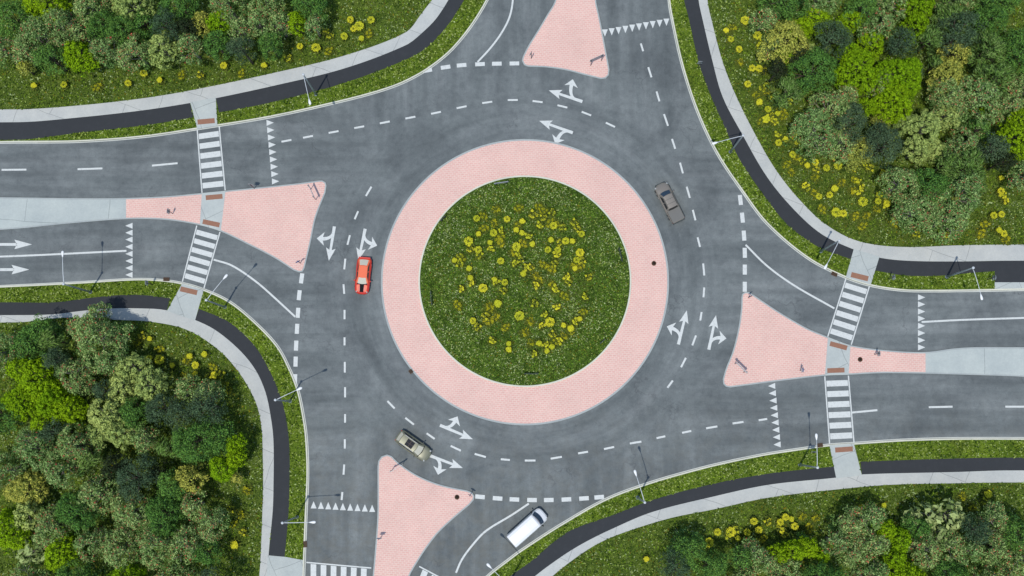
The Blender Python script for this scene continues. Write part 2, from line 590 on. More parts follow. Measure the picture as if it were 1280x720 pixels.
# verge grass, dark cycle path, concrete pavement, crossing ramp per corner -----------------
ZV, ZP, ZW = 0.106, 0.112, 0.118
PARTS = {
    'NE': dict(
        path=[([(850, -900), (850, -60), (855, 0), (860, 20), (873, 77), (887, 117), (903, 153), (923, 197), (950, 238), (980, 277), (1000, 294), (1027, 311), (1063, 324)],
               [(868, -900), (868, -60), (873, 0), (877, 20), (890, 75), (903, 121), (927, 167), (959, 222), (993, 263), (1027, 293), (1067, 312)]),
              ([(1093, 338), (1127, 344), (1167, 345), (1217, 341), (1243, 339), (1243.1, 353), (1300, 353), (2200, 353)],
               [(1098, 322), (1133, 326), (1193, 327), (1260, 326), (1300, 326), (2200, 326)])],
        walk=([(868, -900), (868, -60), (873, 0), (877, 20), (890, 75), (903, 121), (927, 167), (959, 222), (993, 263), (1027, 293), (1067, 312), (1098, 322), (1133, 326), (1193, 327), (1260, 326), (2200, 326)],
              [(880, -900), (880, -60), (884, 0), (888, 20), (903, 77), (923, 127), (958, 194), (980, 227), (1003, 254), (1027, 277), (1060, 297), (1093, 306), (1137, 309), (1193, 307), (1260, 306), (2200, 306)]),
        ramp=[(1067, 311), (1099, 321), (1088, 356), (1057, 346.5)],
        verge_end=1243),
    'SE': dict(
        path=[([(635, 722), (667, 699), (690, 679), (715, 662), (765, 644), (815, 625), (890, 605), (960, 592), (1042, 583)],
               [(664, 724), (697, 699), (727, 680), (765, 661), (815, 640), (890, 621), (960, 606), (1045, 597)]),
              ([(1075, 577), (1193, 573), (1260, 572), (2200, 572)], [(1077, 593), (1193, 590), (1260, 588), (2200, 588)])],
        walk=([(590, 1700), (590, 830), (615, 770), (664, 724), (697, 699), (727, 680), (765, 661), (815, 640), (890, 621), (960, 606), (1045, 597), (1077, 593), (1193, 590), (1260, 588), (2200, 588)],
              [(608, 1700), (608, 840), (632, 785), (680, 730), (717, 699), (752, 677), (790, 662), (840, 647), (890, 637), (960, 622), (1043, 612), (1110, 606), (1193, 604), (1260, 603), (2200, 603)]),
        ramp=[(1036.5, 556.5), (1067, 554.5), (1077, 594), (1045, 598)]),
    'SW': dict(
        path=[([(-900, 380), (20, 378), (67, 378), (117, 372), (150, 369), (180, 369), (213, 373)],
               [(-900, 396), (20, 394), (67, 393), (100, 389), (133, 386), (170, 385.5), (209, 388)]),
              ([(249, 386), (287, 403), (319, 433), (337, 463), (350, 493), (358, 523), (362, 560), (362, 613), (361, 640), (356, 696)],
               [(244, 400), (270, 413), (300, 438), (320, 463), (332, 490), (338, 517), (342, 550), (342, 613), (341, 640), (336, 694)])],
        walk=([(-900, 396), (20, 394), (67, 393), (100, 389), (133, 386), (170, 385.5), (209, 388), (244, 400), (270, 413), (300, 438), (320, 463), (332, 490), (338, 517), (342, 550), (342, 613), (341, 640), (336, 694), (334, 760), (334, 1700)],
              [(-900, 405), (20, 403), (83, 397), (147, 400), (187, 402), (233, 412), (273, 437), (300, 467), (320, 503), (327, 533), (329, 583), (329, 613), (326, 697), (322, 760), (322, 1700)]),
        ramp=[(228, 354.5), (255, 362.5), (244, 401), (209, 389)]),
    'NW': dict(
        path=[([(-900, 176), (20, 175), (100, 166), (180, 157), (242, 147)], [(-900, 154), (20, 153), (100, 147), (180, 138), (238, 129)]),
              ([(274, 141), (340, 128), (430, 104), (507, 75), (533, 60), (553, 40), (568, 20), (590, -20), (600, -70), (606, -140), (607, -900)],
               [(270, 123), (340, 108), (430, 86), (507, 57), (527, 42), (548, 20), (570, -20), (580, -70), (586, -140), (587, -900)])],
        walk=([(-900, 154), (20, 153), (100, 147), (180, 138), (238, 129), (270, 123), (340, 108), (430, 86), (507, 57), (527, 42), (548, 20), (570, -20), (580, -70), (586, -140), (587, -900)],
              [(-900, 138), (20, 137), (100, 132), (180, 123), (240, 113), (340, 92), (430, 70), (507, 41), (525, 20), (552, -20), (563, -70), (570, -140), (571, -900)]),
        ramp=[(247, 161.5), (272, 157.5), (270, 122), (238, 128)]),
}
curves = {'NE': cNE, 'SE': cSE, 'SW': cSW, 'NW': cNW}
cn = dict(zip(('NE', 'SE', 'SW', 'NW'), kl))
VERGE_POLYS, BLOCK_POLYS, HARD_POLYS = [], [], []
for k_, d in PARTS.items():
    w_in, w_out = wcurve(d['walk'][0]), wcurve(d['walk'][1])
    kc = offset(curves[k_], 0.2)
    wi = w_in
    if (wi[0] - kc[0]).length > (wi[-1] - kc[0]).length:
        wi = wi[::-1]
    # verge sheet lies between kerb and the inner side of the pavement; the path sheet lies on top of it
    vp = list(kc) + list(wi[::-1])
    o = poly('verge', vp, ZV, M['verge'])
    tag(o, 'bright grass verge between kerb and cycle path at the %s' % cn[k_], 'verge', kind='structure')
    VERGE_POLYS.append([(p.x, p.y) for p in vp])
    o = strip('pavement', w_in, w_out, ZW, M['walk'])
    tag(o, 'pale concrete pavement bending past the %s corner' % cn[k_], 'pavement', kind='structure')
    HARD_POLYS.append([(p.x, p.y) for p in w_in] + [(p.x, p.y) for p in w_out[::-1]])
    pav = o
    for j, (a, b) in enumerate(d['path']):
        A, B = wcurve(a), wcurve(b)
        if k_ == 'NE' and j == 1:
            A = wpts(catmull(a[:5])) + wpts(a[5:])
        pp = poly('path', A + B[::-1], ZP, M['path'])
        tag(pp, 'dark asphalt cycle path, %s of the crossing ramp at the %s' % (['left', 'right'][j] if k_ != 'SE' else ['left', 'right'][j], cn[k_]), 'path', kind='structure')
        HARD_POLYS.append([(p.x, p.y) for p in A] + [(p.x, p.y) for p in B[::-1]])
    rp = wpts(d['ramp'])
    ro = poly('ramp', rp, 0.134, M['pad'], pav, depth=0.03)
    tag(ro, 'concrete ramp leading from the pavement to the zebra crossing')
    HARD_POLYS.append([(p.x, p.y) for p in rp])
    BLOCK_POLYS.append([(p.x, p.y) for p in curves[k_]])
    d['pav'] = pav
# end slab of the upper right verge and the ramp start at the bottom-left
es = wpts([(1243, 353), (1300, 353), (2200, 353), (2200, 361), (1300, 361), (1243, 361.5)])
o = poly('end_slab', es, 0.114, M['pad'], PARTS['NE']['pav'])
HARD_POLYS.append([(p.x, p.y) for p in es])
es = wpts([(335, 694), (357, 696), (379, 700), (378, 738), (333, 734)])
o = poly('ramp', es, 0.122, M['pad'], PARTS['SW']['pav'])
HARD_POLYS.append([(p.x, p.y) for p in es])


# ------------------------------------------------------------------ islands
def rounded(pts):
    return pts


def traffic_island(out, label, cuts, pads, tact):
    """out: outline in plan; cuts: plain-concrete regions; pads: crossing refuge regions (pairs of lines)"""
    W_ = wpts(out)
    if area(W_) < 0:
        W_ = W_[::-1]
    base = poly('traffic_island', W_, 0.12, M['kerb_dull'], depth=0.12)
    tag(base, label, 'traffic island', kind='structure')
    ins = offset(W_, 0.17, True)
    o = poly('paving', ins, 0.125, M['pink'], base)
    for a, b in cuts:
        o = poly('concrete_infill', clip(ins, P(*a), P(*b)), 0.130, M['median'], base)
    for (a, b), (c, d) in pads:
        q = clip(clip(W_, P(*a), P(*b)), P(*c), P(*d))
        o = poly('refuge', q, 0.135, M['pad'], base)
    for q in tact:
        poly('tactile_strip', wpts(q), 0.140, M['tactile'], base)
    HARD_POLYS.append([(p.x, p.y) for p in W_])
    return base


def rect(cx, cy, L, Wd, ang):
    ca, sa = math.cos(math.radians(ang)), math.sin(math.radians(ang))
    return [(cx + x * ca - y * sa, cy + x * sa + y * ca) for x, y in ((-L / 2, -Wd / 2), (L / 2, -Wd / 2), (L / 2, Wd / 2), (-L / 2, Wd / 2))]


iw_top = catmull([(-900, 240), (-60, 246), (20, 247), (130, 248), (200, 246), (253, 241.5), (284, 238.5), (367, 230), (398, 226)]) + [(403, 225.8), (407, 228), (408.3, 232), (407, 241)]
iw_r = catmull([(407, 241), (395, 272), (389, 301), (381, 335)])[1:] + [(378.5, 339.5), (374, 340.5), (367, 338)]
iw_b = catmull([(367, 338), (344, 323), (311, 306), (275, 289), (247, 281), (207, 275), (158, 274), (80, 280), (20, 286), (-60, 290), (-900, 292)])[1:]
isl_w = traffic_island(iw_top + iw_r + iw_b, 'pink paved splitter island of the left arm', [((158, 200), (158, 320))],
                       [(((249, 300), (254, 220)), ((284.5, 220), (275, 300)))],
                       [rect(268, 246.5, 21, 6, -5), rect(264.3, 279.3, 21.5, 6, 12)])
ie_l = catmull([(1034, 421), (1008, 410), (972, 389), (940, 367.5)]) + [(936, 365.2), (931, 365), (927.5, 367.5), (926.5, 372)]
ie_l2 = catmull([(926.5, 372), (926, 387), (923, 409), (916, 438), (907, 461), (903.3, 474)])[1:] + [(904, 480), (907.5, 483.6), (913, 484.3)]
ie_b = catmull([(913, 484.3), (972, 476.5), (1032, 469.5), (1060, 468.5), (1100, 466.5), (1157, 467), (1193, 468), (1260, 470), (1330, 473), (2200, 474)])[1:]
ie_t = catmull([(2200, 434), (1330, 434), (1260, 434), (1220, 434), (1193, 435.5), (1157, 440), (1110, 438), (1063, 431.5), (1034, 421)])[:-1]
isl_e = traffic_island(ie_l + ie_l2 + ie_b + ie_t, 'pink paved splitter island of the right arm', [((1156.5, 520), (1156.5, 400))],
                       [(((1029, 500), (1031, 450)), ((1060, 450), (1060, 500)))] if False else [(((1030, 480), (1035, 415)), ((1064, 415), (1059, 490)))],
                       [rect(1047.8, 432.3, 22, 6, 15), rect(1044.5, 463, 21.5, 6, -2)])
is_r = [(472, 583), (473, 576), (477, 570.5), (484, 568), (489.5, 570)] + catmull([(489.5, 570), (499, 579), (518, 592), (538, 601.5), (557, 607.5), (584, 613)])[1:] + [(590, 615.5), (593, 620), (592, 625), (587, 631)]
is_r += catmull([(587, 631), (567, 648), (548, 666), (534, 684), (524, 699), (512, 720), (503, 750), (498, 800), (496, 1000), (496, 1700)])[1:]
is_r += catmull([(464, 1700), (464, 760), (466, 720), (468, 698), (471, 660), (472, 638), (472, 583)])[:-1]
isl_s = traffic_island(is_r, 'pink paved splitter island of the lower arm', [((540, 738), (440, 738))] if False else [((420, 800), (560, 800))], [], [])
in_ = catmull([(705, -900), (704, -60), (694, 0), (683, 20), (673, 37), (660, 58), (653.5, 71)]) + [(652.3, 76), (655, 81.5), (660, 83.5)]
in_ += catmull([(660, 83.5), (683, 84.5), (707, 88), (733, 94.5), (751, 99)])[1:] + [(757, 98.3), (761, 94), (761.8, 87)]
in_ += catmull([(761.8, 87), (758, 67), (753, 40), (749, 20), (745, 0), (743, -60), (742, -900)])[1:]
isl_n = traffic_island(in_, 'pink paved splitter island of the upper arm', [((820, -40), (640, -40))], [], [])

# central island: rings about the world origin
R_OUT = (P(836, 350.5) - P(476, 350.5)).length / 2
R_IN = (P(789.5, 350.5) - P(523.5, 350.5)).length / 2


def ring(name, r0, r1, z, m, parent=None, depth=0.0, seg=192):
    mb = MB()
    v = [(r * math.cos(2 * math.pi * i / seg), r * math.sin(2 * math.pi * i / seg), z) for r in (r0, r1) for i in range(seg)]
    mb.add(v, [(i, seg + i, seg + (i + 1) % seg, (i + 1) % seg) for i in range(seg)])
    if depth:
        for r in (r0, r1):
            v = [(r * math.cos(2 * math.pi * i / seg), r * math.sin(2 * math.pi * i / seg), zz) for zz in (z, z - depth) for i in range(seg)]
            mb.add(v, [(i, seg + i, seg + (i + 1) % seg, (i + 1) % seg) for i in range(seg)])
    return mb.build(name, m, parent)


cen = ring('central_apron', R_IN, R_OUT - 0.22, 0.075, M['pink'])
tag(cen, 'pink paved truck apron ringing the round central island', 'apron', kind='structure')
tag(ring('apron_kerb', R_OUT - 0.22, R_OUT, 0.07, M['kerb_dull'], cen, 0.07), 'low grey kerb round the pink apron')
tag(ring('inner_kerb', R_IN - 0.19, R_IN, 0.19, M['kerb'], cen, 0.19), 'pale kerb between the apron and the grass')
mb = MB()
seg, rr = 96, R_IN - 0.19
v = [(0, 0, 0.75)]
for j in range(1, 13):
    r_ = rr * j / 12
    v += [(r_ * math.cos(2 * math.pi * i / seg), r_ * math.sin(2 * math.pi * i / seg), 0.15 + 0.6 * (1 - (j / 12) ** 2)) for i in range(seg)]
f = [(0, 1 + i, 1 + (i + 1) % seg) for i in range(seg)]
for j in range(11):
    f += [(1 + j * seg + i, 1 + (j + 1) * seg + i, 1 + (j + 1) * seg + (i + 1) % seg, 1 + j * seg + (i + 1) % seg) for i in range(seg)]
mb.add(v, f, 0, True)
tag(mb.build('central_lawn', M['island']), 'gently mounded rough grass of the round central island', 'lawn', kind='structure')


def lawn_z(x, y):
    return 0.15 + 0.6 * max(0.0, 1 - (x * x + y * y) / rr**2)


# ------------------------------------------------------------------ road markings (parts of the road)
ZM = 0.005


def qd(mb, a, b, w):
    """painted bar from a to b (plan points), width in metres"""
    A, B = P(*a), P(*b)
    t = (B - A).normalized()
    s = Vector((-t.y, t.x, 0)) * (w / 2)
    mb.add([(p.x, p.y, ZM) for p in (A - s, B - s, B + s, A + s)], [(0, 1, 2, 3)])


def dashes(segs, label, w=0.235, name='lane_line'):
    mb = MB()
    for a, b in segs:
        qd(mb, a, b, w)
    return tag(mb.build(name, M['paint'], road), label)


def zz(ox, oy, s, L):
    return [((ox + a / s, oy + b / s), (ox + c / s, oy + d / s)) for a, b, c, d in L]


dashes(zz(320, 200, 3, [(433, 100, 412, 135), (383, 192, 370, 222), (352, 282, 343, 318), (335, 370, 331, 410), (328, 466, 331, 502), (332, 562, 332, 597), (332, 665, 332, 695)])
       + zz(320, 400, 3, [(333, 157, 333, 197), (334, 252, 334, 290), (334, 353, 334, 385), (333, 447, 333, 482), (331, 542, 328, 580), (324, 645, 321, 675)]),
       'dashed lane line running down the left side of the circle', name='lane_line')
ESET = zz(320, 400, 3, [(493, 304, 520, 332), (560, 367, 592, 392), (640, 425, 670, 446), (730, 472, 768, 490), (820, 502, 862, 514), (918, 522, 952, 525)]) + \
    zz(640, 400, 3, [(48, 527, 88, 527), (145, 520, 187, 513), (248, 500, 285, 494), (345, 484, 383, 476), (442, 463, 485, 456), (542, 443, 575, 436), (638, 423, 672, 416), (728, 406, 770, 399), (827, 388, 868, 382), (925, 376, 957, 371)])
dashes(ESET, 'dashed lane line curving along the bottom of the circle to the right arm')
dashes(zz(640, 0, 3, [(483, 163, 492, 192), (511, 252, 523, 290), (542, 343, 553, 380), (570, 428, 585, 472), (600, 521, 612, 558)])
       + zz(640, 200, 3, [(630, 10, 641, 50), (655, 100, 667, 142), (678, 187, 688, 226), (696, 290, 705, 326), (717, 388, 721, 433), (721, 478, 718, 515), (711, 570, 706, 602), (690, 658, 676, 695)])
       + zz(640, 400, 3, [(652, 142, 634, 177), (603, 227, 583, 254)]),
       'dashed lane line running up the right side of the circle')
nw = [(763, 156), (733, 142), (703, 133), (672, 127), (641, 125), (609, 128), (577, 134), (545, 141), (513, 147), (481, 153), (449, 159), (417, 165), (385, 171), (358, 176)]
sg = []
for i in range(len(nw)):
    a, b = nw[max(i - 1, 0)], nw[min(i + 1, len(nw) - 1)]
    L_ = math.dist(a, b)
    ux, uy = (b[0] - a[0]) / L_ * 6.3, (b[1] - a[1]) / L_ * 6.3
    sg.append(((nw[i][0] - ux, nw[i][1] - uy), (nw[i][0] + ux, nw[i][1] + uy)))
dashes(sg, 'dashed lane line curving along the top of the circle to the left arm')
dashes(zz(960, 400, 3, [(315, 347, 410, 338), (603, 327, 692, 325), (890, 325, 985, 325)]) + [((1353, 508), (1385, 508))], 'long dashed lane line on the exit lanes of the right arm')
dashes([((-62, 213), (-30, 213)), ((2, 212.3), (33, 212)), ((97, 211.5), (128, 210.5)), ((190, 207), (222, 204))], 'long dashed lane line on the exit lanes of the left arm')


def thick(cs, label, vertical=True):
    segs = []
    for i, (x, y, L_) in enumerate(cs):
        segs.append(((x[0], x[1]), (y[0], y[1])))
    return None


def yield_dashes(cs, L_, label):
    segs = []
    for i, c in enumerate(cs):
        a, b = cs[max(i - 1, 0)], cs[min(i + 1, len(cs) - 1)]
        D = math.dist(a, b)
        ux, uy = (b[0] - a[0]) / D * L_ / 2, (b[1] - a[1]) / D * L_ / 2
        segs.append(((c[0] - ux, c[1] - uy), (c[0] + ux, c[1] + uy)))
    return dashes(segs, label, 0.51, 'give_way_line')


yield_dashes([(377, 348), (374, 369), (372.5, 391), (371.3, 411), (370.2, 432), (369.5, 452), (368.8, 474)], 12.5, 'thick broken give way line of the left entry')
yield_dashes([(925.5, 250), (928, 272), (930, 294.5), (931, 316), (931, 337), (931, 358.5)], 12.5, 'thick broken give way line of the right entry')
yield_dashes([(600, 621), (622, 623), (643, 624.3), (665, 625), (686, 625), (708, 624.3), (730, 623), (749, 621.5)], 12, 'thick broken give way line of the lower entry')
yield_dashes([(534, 88), (557, 84), (577, 81.5), (600, 80.2), (621, 79.6), (643, 79.3)], 12, 'thick broken give way line of the upper entry')


def solid(pts, label, w=0.23):
    c = wcurve(pts)
    o = strip('lane_line', offset(c, w / 2), offset(c, -w / 2), ZM, M['paint'], road)
    return tag(o, label)


solid([(-900, 324), (-60, 322), (20, 320), (158, 313.5)], 'solid lane line of the left entry ahead of the teeth')
solid([(267, 324.5), (290, 332), (320, 352), (343, 372), (369, 396)], 'curved solid lane line of the left entry')
solid([(1152, 402.5), (1200, 400), (1260, 398), (1340, 396), (2200, 396)], 'solid lane line of the right entry ahead of the teeth')
solid([(932, 306), (959, 332.5), (993, 357), (1043, 385.5)], 'curved solid lane line of the right entry')
solid([(570, 716), (577, 700), (590, 682), (607, 664), (640, 643.5), (661, 629.5)], 'curved solid lane line of the lower entry')
solid([(644, -60), (641, 0), (637, 21), (627, 41), (613, 60), (597, 77.5)], 'curved solid lane line of the upper entry')


def teeth(base, d, label, w=7.4, L_=9):
    mb = MB()
    for x, y in base:
        px, py = -d[1], d[0]
        q = [P(x + px * w / 2, y + py * w / 2), P(x - px * w / 2, y - py * w / 2), P(x + d[0] * L_, y + d[1] * L_)]
        mb.add([(p.x, p.y, ZM) for p in q], [(0, 1, 2)])
    return tag(mb.build('yield_teeth', M['paint'], road), label)


teeth([(165.7, y) for y in (282.2, 290.9, 299.5, 308.5, 317.3, 326.2, 335, 343.6)], (-1, 0), 'row of white shark teeth across the left entry')
teeth([(1147.5, y) for y in (371.7, 380.4, 389.4, 398.2, 407.3, 416.3, 425.3, 434.2)], (1, 0), 'row of white shark teeth across the right entry')
teeth([(969 + i * 0.85, 482.3 + i * 9.15) for i in range(9)], (-1, 0.03), 'row of white shark teeth across the right exit')
teeth([(392 + i * 9.15, 635.5 + i * 0.55) for i in range(9)], (0.0, -1), 'row of white shark teeth across the lower exit')
teeth([(756 + i * 8.55, 36.8 - i * 1.5) for i in range(10)], (0.02, 1), 'row of white shark teeth across the upper exit')
teeth([(340 - i * 0.85, 226.8 - i * 9.15) for i in range(9)], (1, -0.03), 'row of white shark teeth across the left exit')


def crossing(p0, p1, q0, q1, nb, label, first=0.5):
    """side lines p0->p1 and q0->q1; nb white bars between"""
    mb = MB()
    A0, A1, B0, B1 = P(*p0), P(*p1), P(*q0), P(*q1)
    for a, b in ((p0, p1), (q0, q1)):
        qd(mb, a, b, 0.15)
    per = 1.0 / (nb + 0.42)
    for i in range(nb):
        t0 = (0.42 + i) * per * 1.0 + 0.0
        t1 = t0 + per * 0.56
        off = 0.006
        a = A0.lerp(A1, t0)
        b = B0.lerp(B1, t0)
        c = B0.lerp(B1, t1)
        d = A0.lerp(A1, t1)
        u = (b - a).normalized() * 0.14
        mb.add([(p.x, p.y, ZM) for p in (a + u, b - u, c - u, d + u)], [(0, 1, 2, 3)])
    return tag(mb.build('zebra_crossing', M['paint'], road), label)


crossing((246, 282), (228, 352), (275, 290), (255, 360), 6, 'white barred crossing over the left entry')
crossing((1057.5, 348), (1034.5, 421.5), (1087, 357), (1064, 431), 6, 'white barred crossing over the right entry')
crossing((1031, 470.5), (1037, 555), (1060.5, 469.5), (1067.5, 553.5), 6, 'white barred crossing over the right exit')
crossing((252.5, 241), (246.5, 162), (281.5, 238), (274, 158), 6, 'white barred crossing over the left exit')
crossing((383, 703), (464, 710), (383, 733), (463, 740), 6, 'white barred crossing over the lower exit')
crossing((524, 708), (588, 742), (512, 738), (572, 776), 5, 'white barred crossing over the lower entry')
for k_, q in (('SW', rect(236.3, 363.6, 21.5, 6.3, 13)), ('NE', rect(1074.2, 346, 22, 6.5, 14)), ('SE', rect(1054.6, 561.8, 22, 6.3, -4)), ('NW', rect(258, 152, 21.5, 6.3, -5))):
    poly('tactile_strip', wpts(q), 0.142, M['tactile'], PARTS[k_]['pav'])


def arrow(start, tip, branch, label, sh=3.9):
    """lane arrow with a straight head and one side head"""
    mb = MB()
    S, T, B = Vector(start), Vector(tip), Vector(branch)
    d = (T - S).normalized()
    L_ = (T - S).length
    side = Vector((-d.y, d.x))
    if (B - S).dot(side) < 0:
        side = -side

    def put(pts, fs, dz=0.0):
        mb.add([(P(p.x, p.y).x, P(p.x, p.y).y, ZM + dz) for p in pts], fs)
    hs, hw = 16.0, 6.0
    nk = L_ - hs + 3.2
    put([S - side * sh / 2, S + side * sh / 2, S + d * nk + side * sh / 2 * 0.75, S + d * nk - side * sh / 2 * 0.75], [(0, 1, 2, 3)])
    c = S + d * (L_ - hs)
    put([T, c + side * hw, S + d * nk, c - side * hw], [(0, 1, 2, 3)] if False else [(0, 1, 2), (0, 2, 3)], 0.0015)
    # curved branch
    s_ = max((B - S).dot(d), 1.0)
    w_ = (B - S).dot(side)
    bd = (side * 1.0 + d * 0.10).normalized()
    bl, bw = 9.5, 8.6
    base = B - bd * bl
    neck = B - bd * (bl - 2.6)
    p0 = S + d * (s_ - 11.5) + side * 0.2
    p1 = S + d * (s_ - 2.0) + side * 0.8
    p2 = neck
    ring_ = []
    for i in range(13):
        t = i / 12
        q = p0 * (1 - t)**2 + p1 * 2 * t * (1 - t) + p2 * t * t
        dq = ((p1 - p0) * (1 - t) + (p2 - p1) * t).normalized()
        nn_ = Vector((-dq.y, dq.x))
        hwid = 1.2 + 1.1 * t
        ring_.append((q - nn_ * hwid, q + nn_ * hwid))
    vs = [a for a, b in ring_] + [b for a, b in ring_]
    put(vs, [(i, i + 1, 13 + i + 1, 13 + i) for i in range(12)], 0.003)
    bp = Vector((-bd.y, bd.x))
    put([B, base + bp * bw, neck, base - bp * bw], [(0, 1, 2), (0, 2, 3)], 0.0045)
    return tag(mb.build('turn_arrow', M['paint'], road), label)


arrow((418, 283), (411, 326), (396, 298), 'white lane arrow for straight or right, beside the left island')
arrow((456.5, 286), (448, 326), (471.5, 307), 'white lane arrow partly hidden behind the red sports car')
arrow((848, 430.5), (858.5, 388), (833.5, 408), 'white lane arrow beside the apron on the right of the circle')
arrow((886, 437), (895, 394), (908, 423), 'white lane arrow beside the right splitter island')
arrow((550, 531.5), (591, 549), (572, 520.5), 'white lane arrow beside the apron at the bottom of the circle')
arrow((536, 569), (578.5, 585), (547.5, 593.5), 'white lane arrow in front of the beige car')
arrow((728, 127), (686, 113), (716, 99), 'white lane arrow below the upper splitter island')
arrow((716, 166), (674, 151), (694, 180), 'white lane arrow above the pink apron')


def straight_arrow(x, y, label):
    mb = MB()
    q = [P(x, y), P(x - 22, y + 6), P(x - 19, y), P(x - 22, y - 6)]
    mb.add([(p.x, p.y, ZM) for p in q], [(0, 1, 2), (0, 2, 3)])
    qd(mb, (x - 50, y), (x - 19, y), 0.35)
    tag(mb.build('straight_arrow', M['paint'], road), label)


straight_arrow(40, 305.5, 'white arrow in the upper lane of the left entry')
straight_arrow(36.5, 337, 'white arrow in the lower lane of the left entry')

# ------------------------------------------------------------------ iron covers
for px, py, z, lab in ((817.3, 329.3, 0.075, 'round brown manhole cover in the pink apron'),
                       (571.3, 621.4, 0.125, 'round brown manhole cover in the lower pink splitter island'),
                       (1074.8, 449.4, 0.125, 'round brown manhole cover in the right pink splitter island')):
    p = P(px, py)
    t_ = empty('manhole_cover', (p.x, p.y, z))
    tag(t_, lab, 'manhole cover', 'round manhole covers in pink paving')
    mb = MB()
    mb.tube([(0, 0, 0), (0, 0, 0.02)], 0.30, 24)
    mb.build('frame', M['iron'], t_)
    mb = MB()
    mb.tube([(0, 0, 0.021), (0, 0, 0.03)], 0.15, 20)
    for i in range(4):
        a = i * math.pi / 2 + 0.4
        mb.box((0.21 * math.cos(a), 0.21 * math.sin(a), 0.026), (0.05, 0.05, 0.01), a)
    mb.build('lid', M['iron_dark'], t_)
for px, py, a, lab in ((208.3, 349.3, 2, 'brown kerbside drain grate left of the crossing on the left arm'),
                       (1042.6, 342.8, 24, 'brown kerbside drain grate left of the upper right ramp'),
                       (1024.5, 556.6, -7, 'brown kerbside drain grate beside the lower right ramp'),
                       (381.5, 680.2, 86, 'brown kerbside drain grate beside the lower exit lanes'),
                       (513.7, 464.3, 52, 'brown drain grate in the apron kerb at its lower left')):
    p = P(px, py)
    t_ = empty('drain_grate', (p.x, p.y, 0.134 if px != 513.7 else 0.076), -math.radians(a))
    tag(t_, lab, 'drain grate', 'drain grates along the kerbs')
    sx = 0.75 if px != 513.7 else 0.5
    mb = MB()
    for s in (-1, 1):
        mb.box((0, s * 0.2, 0.01), (sx, 0.06, 0.02))
        mb.box((s * (sx / 2 - 0.03), 0, 0.01), (0.06, 0.34, 0.02))
    mb.box((0, 0, 0.002), (sx - 0.12, 0.34, 0.004))
    mb.build('frame', M['iron'], t_)
    mb = MB()
    for i in range(7):
        mb.box((-sx / 2 + 0.09 + i * (sx - 0.18) / 6, 0, 0.011), (0.035, 0.34, 0.014))
    mb.build('grille', M['iron_dark'], t_)

# ------------------------------------------------------------------ street lamps
M['pole'] = mat('galvanised_steel', (0.30, 0.36, 0.40), 0.45, 0.5)
M['arm'] = mat('pale_steel', (0.60, 0.64, 0.67), 0.5, 0.0)
M['head'] = mat('lamp_housing', (0.85, 0.87, 0.88), 0.4)
M['glass_lens'] = mat('lamp_lens', (0.5, 0.52, 0.5), 0.15)


def lamp(bx, by, dx, dy, label, z0=0.10, arm=3.55):
    p = P(bx, by, z0)
    d = P(bx + dx, by + dy, z0) - p
    rz = math.atan2(d.y, d.x)
    root = empty('street_lamp', (p.x, p.y, z0), rz)
    tag(root, label, 'street lamp', 'tall single arm street lamps round the junction')
    Hh = 9.0
    mb = MB()
    mb.tube([(0, 0, 0), (0, 0, 0.04)], 0.24, 12)
    for i in range(4):
        a = math.pi / 4 + i * math.pi / 2
        mb.tube([(0.18 * math.cos(a), 0.18 * math.sin(a), 0.04), (0.18 * math.cos(a), 0.18 * math.sin(a), 0.1)], 0.025, 6)
    mb.build('base_plate', M['pole'], root)
    mb = MB()
    mb.tube([(0, 0, 0.04), (0, 0, 3), (0, 0, 6), (0, 0, Hh)], [0.135, 0.115, 0.095, 0.075], 12)
    mb.build('pole', M['pole'], root)
    mb = MB()
    mb.tube([(0, 0, Hh - 0.1), (0, 0, Hh + 0.12)], 0.15, 12)
    mb.build('collar', M['arm'], root)
    mb = MB()
    mb.tube([(0, 0, Hh - 0.25), (0.5, 0, Hh + 0.02), (1.4, 0, Hh + 0.2), (2.5, 0, Hh + 0.3), (arm - 0.3, 0, Hh + 0.33)], [0.055, 0.045, 0.04, 0.036, 0.034], 8)
    mb.build('arm', M['arm'], root)
    mb = MB()
    hh = Hh + 0.33
    rings = []
    for x, w, h in ((arm - 0.4, 0.05, 0.05), (arm - 0.2, 0.10, 0.07), (arm + 0.05, 0.16, 0.09), (arm + 0.25, 0.15, 0.08), (arm + 0.36, 0.07, 0.04)):
        rings.append([(x, w * math.cos(a), hh + h * math.sin(a)) for a in [2 * math.pi * k / 10 for k in range(10)]])
    vs = [v for r in rings for v in r]
    fs = [(i * 10 + k, i * 10 + (k + 1) % 10, (i + 1) * 10 + (k + 1) % 10, (i + 1) * 10 + k) for i in range(4) for k in range(10)]
    fs += [tuple(range(10))[::-1], tuple(40 + k for k in range(10))]
    mb.add(vs, fs, 0, True)
    hd = mb.build('lamp_head', M['head'], root)
    mb = MB()
    mb.tube([(arm - 0.1, 0, hh - 0.09), (arm + 0.35, 0, hh - 0.08)], 0.05, 8)
    mb.build('lens', M['glass_lens'], hd)
    return root


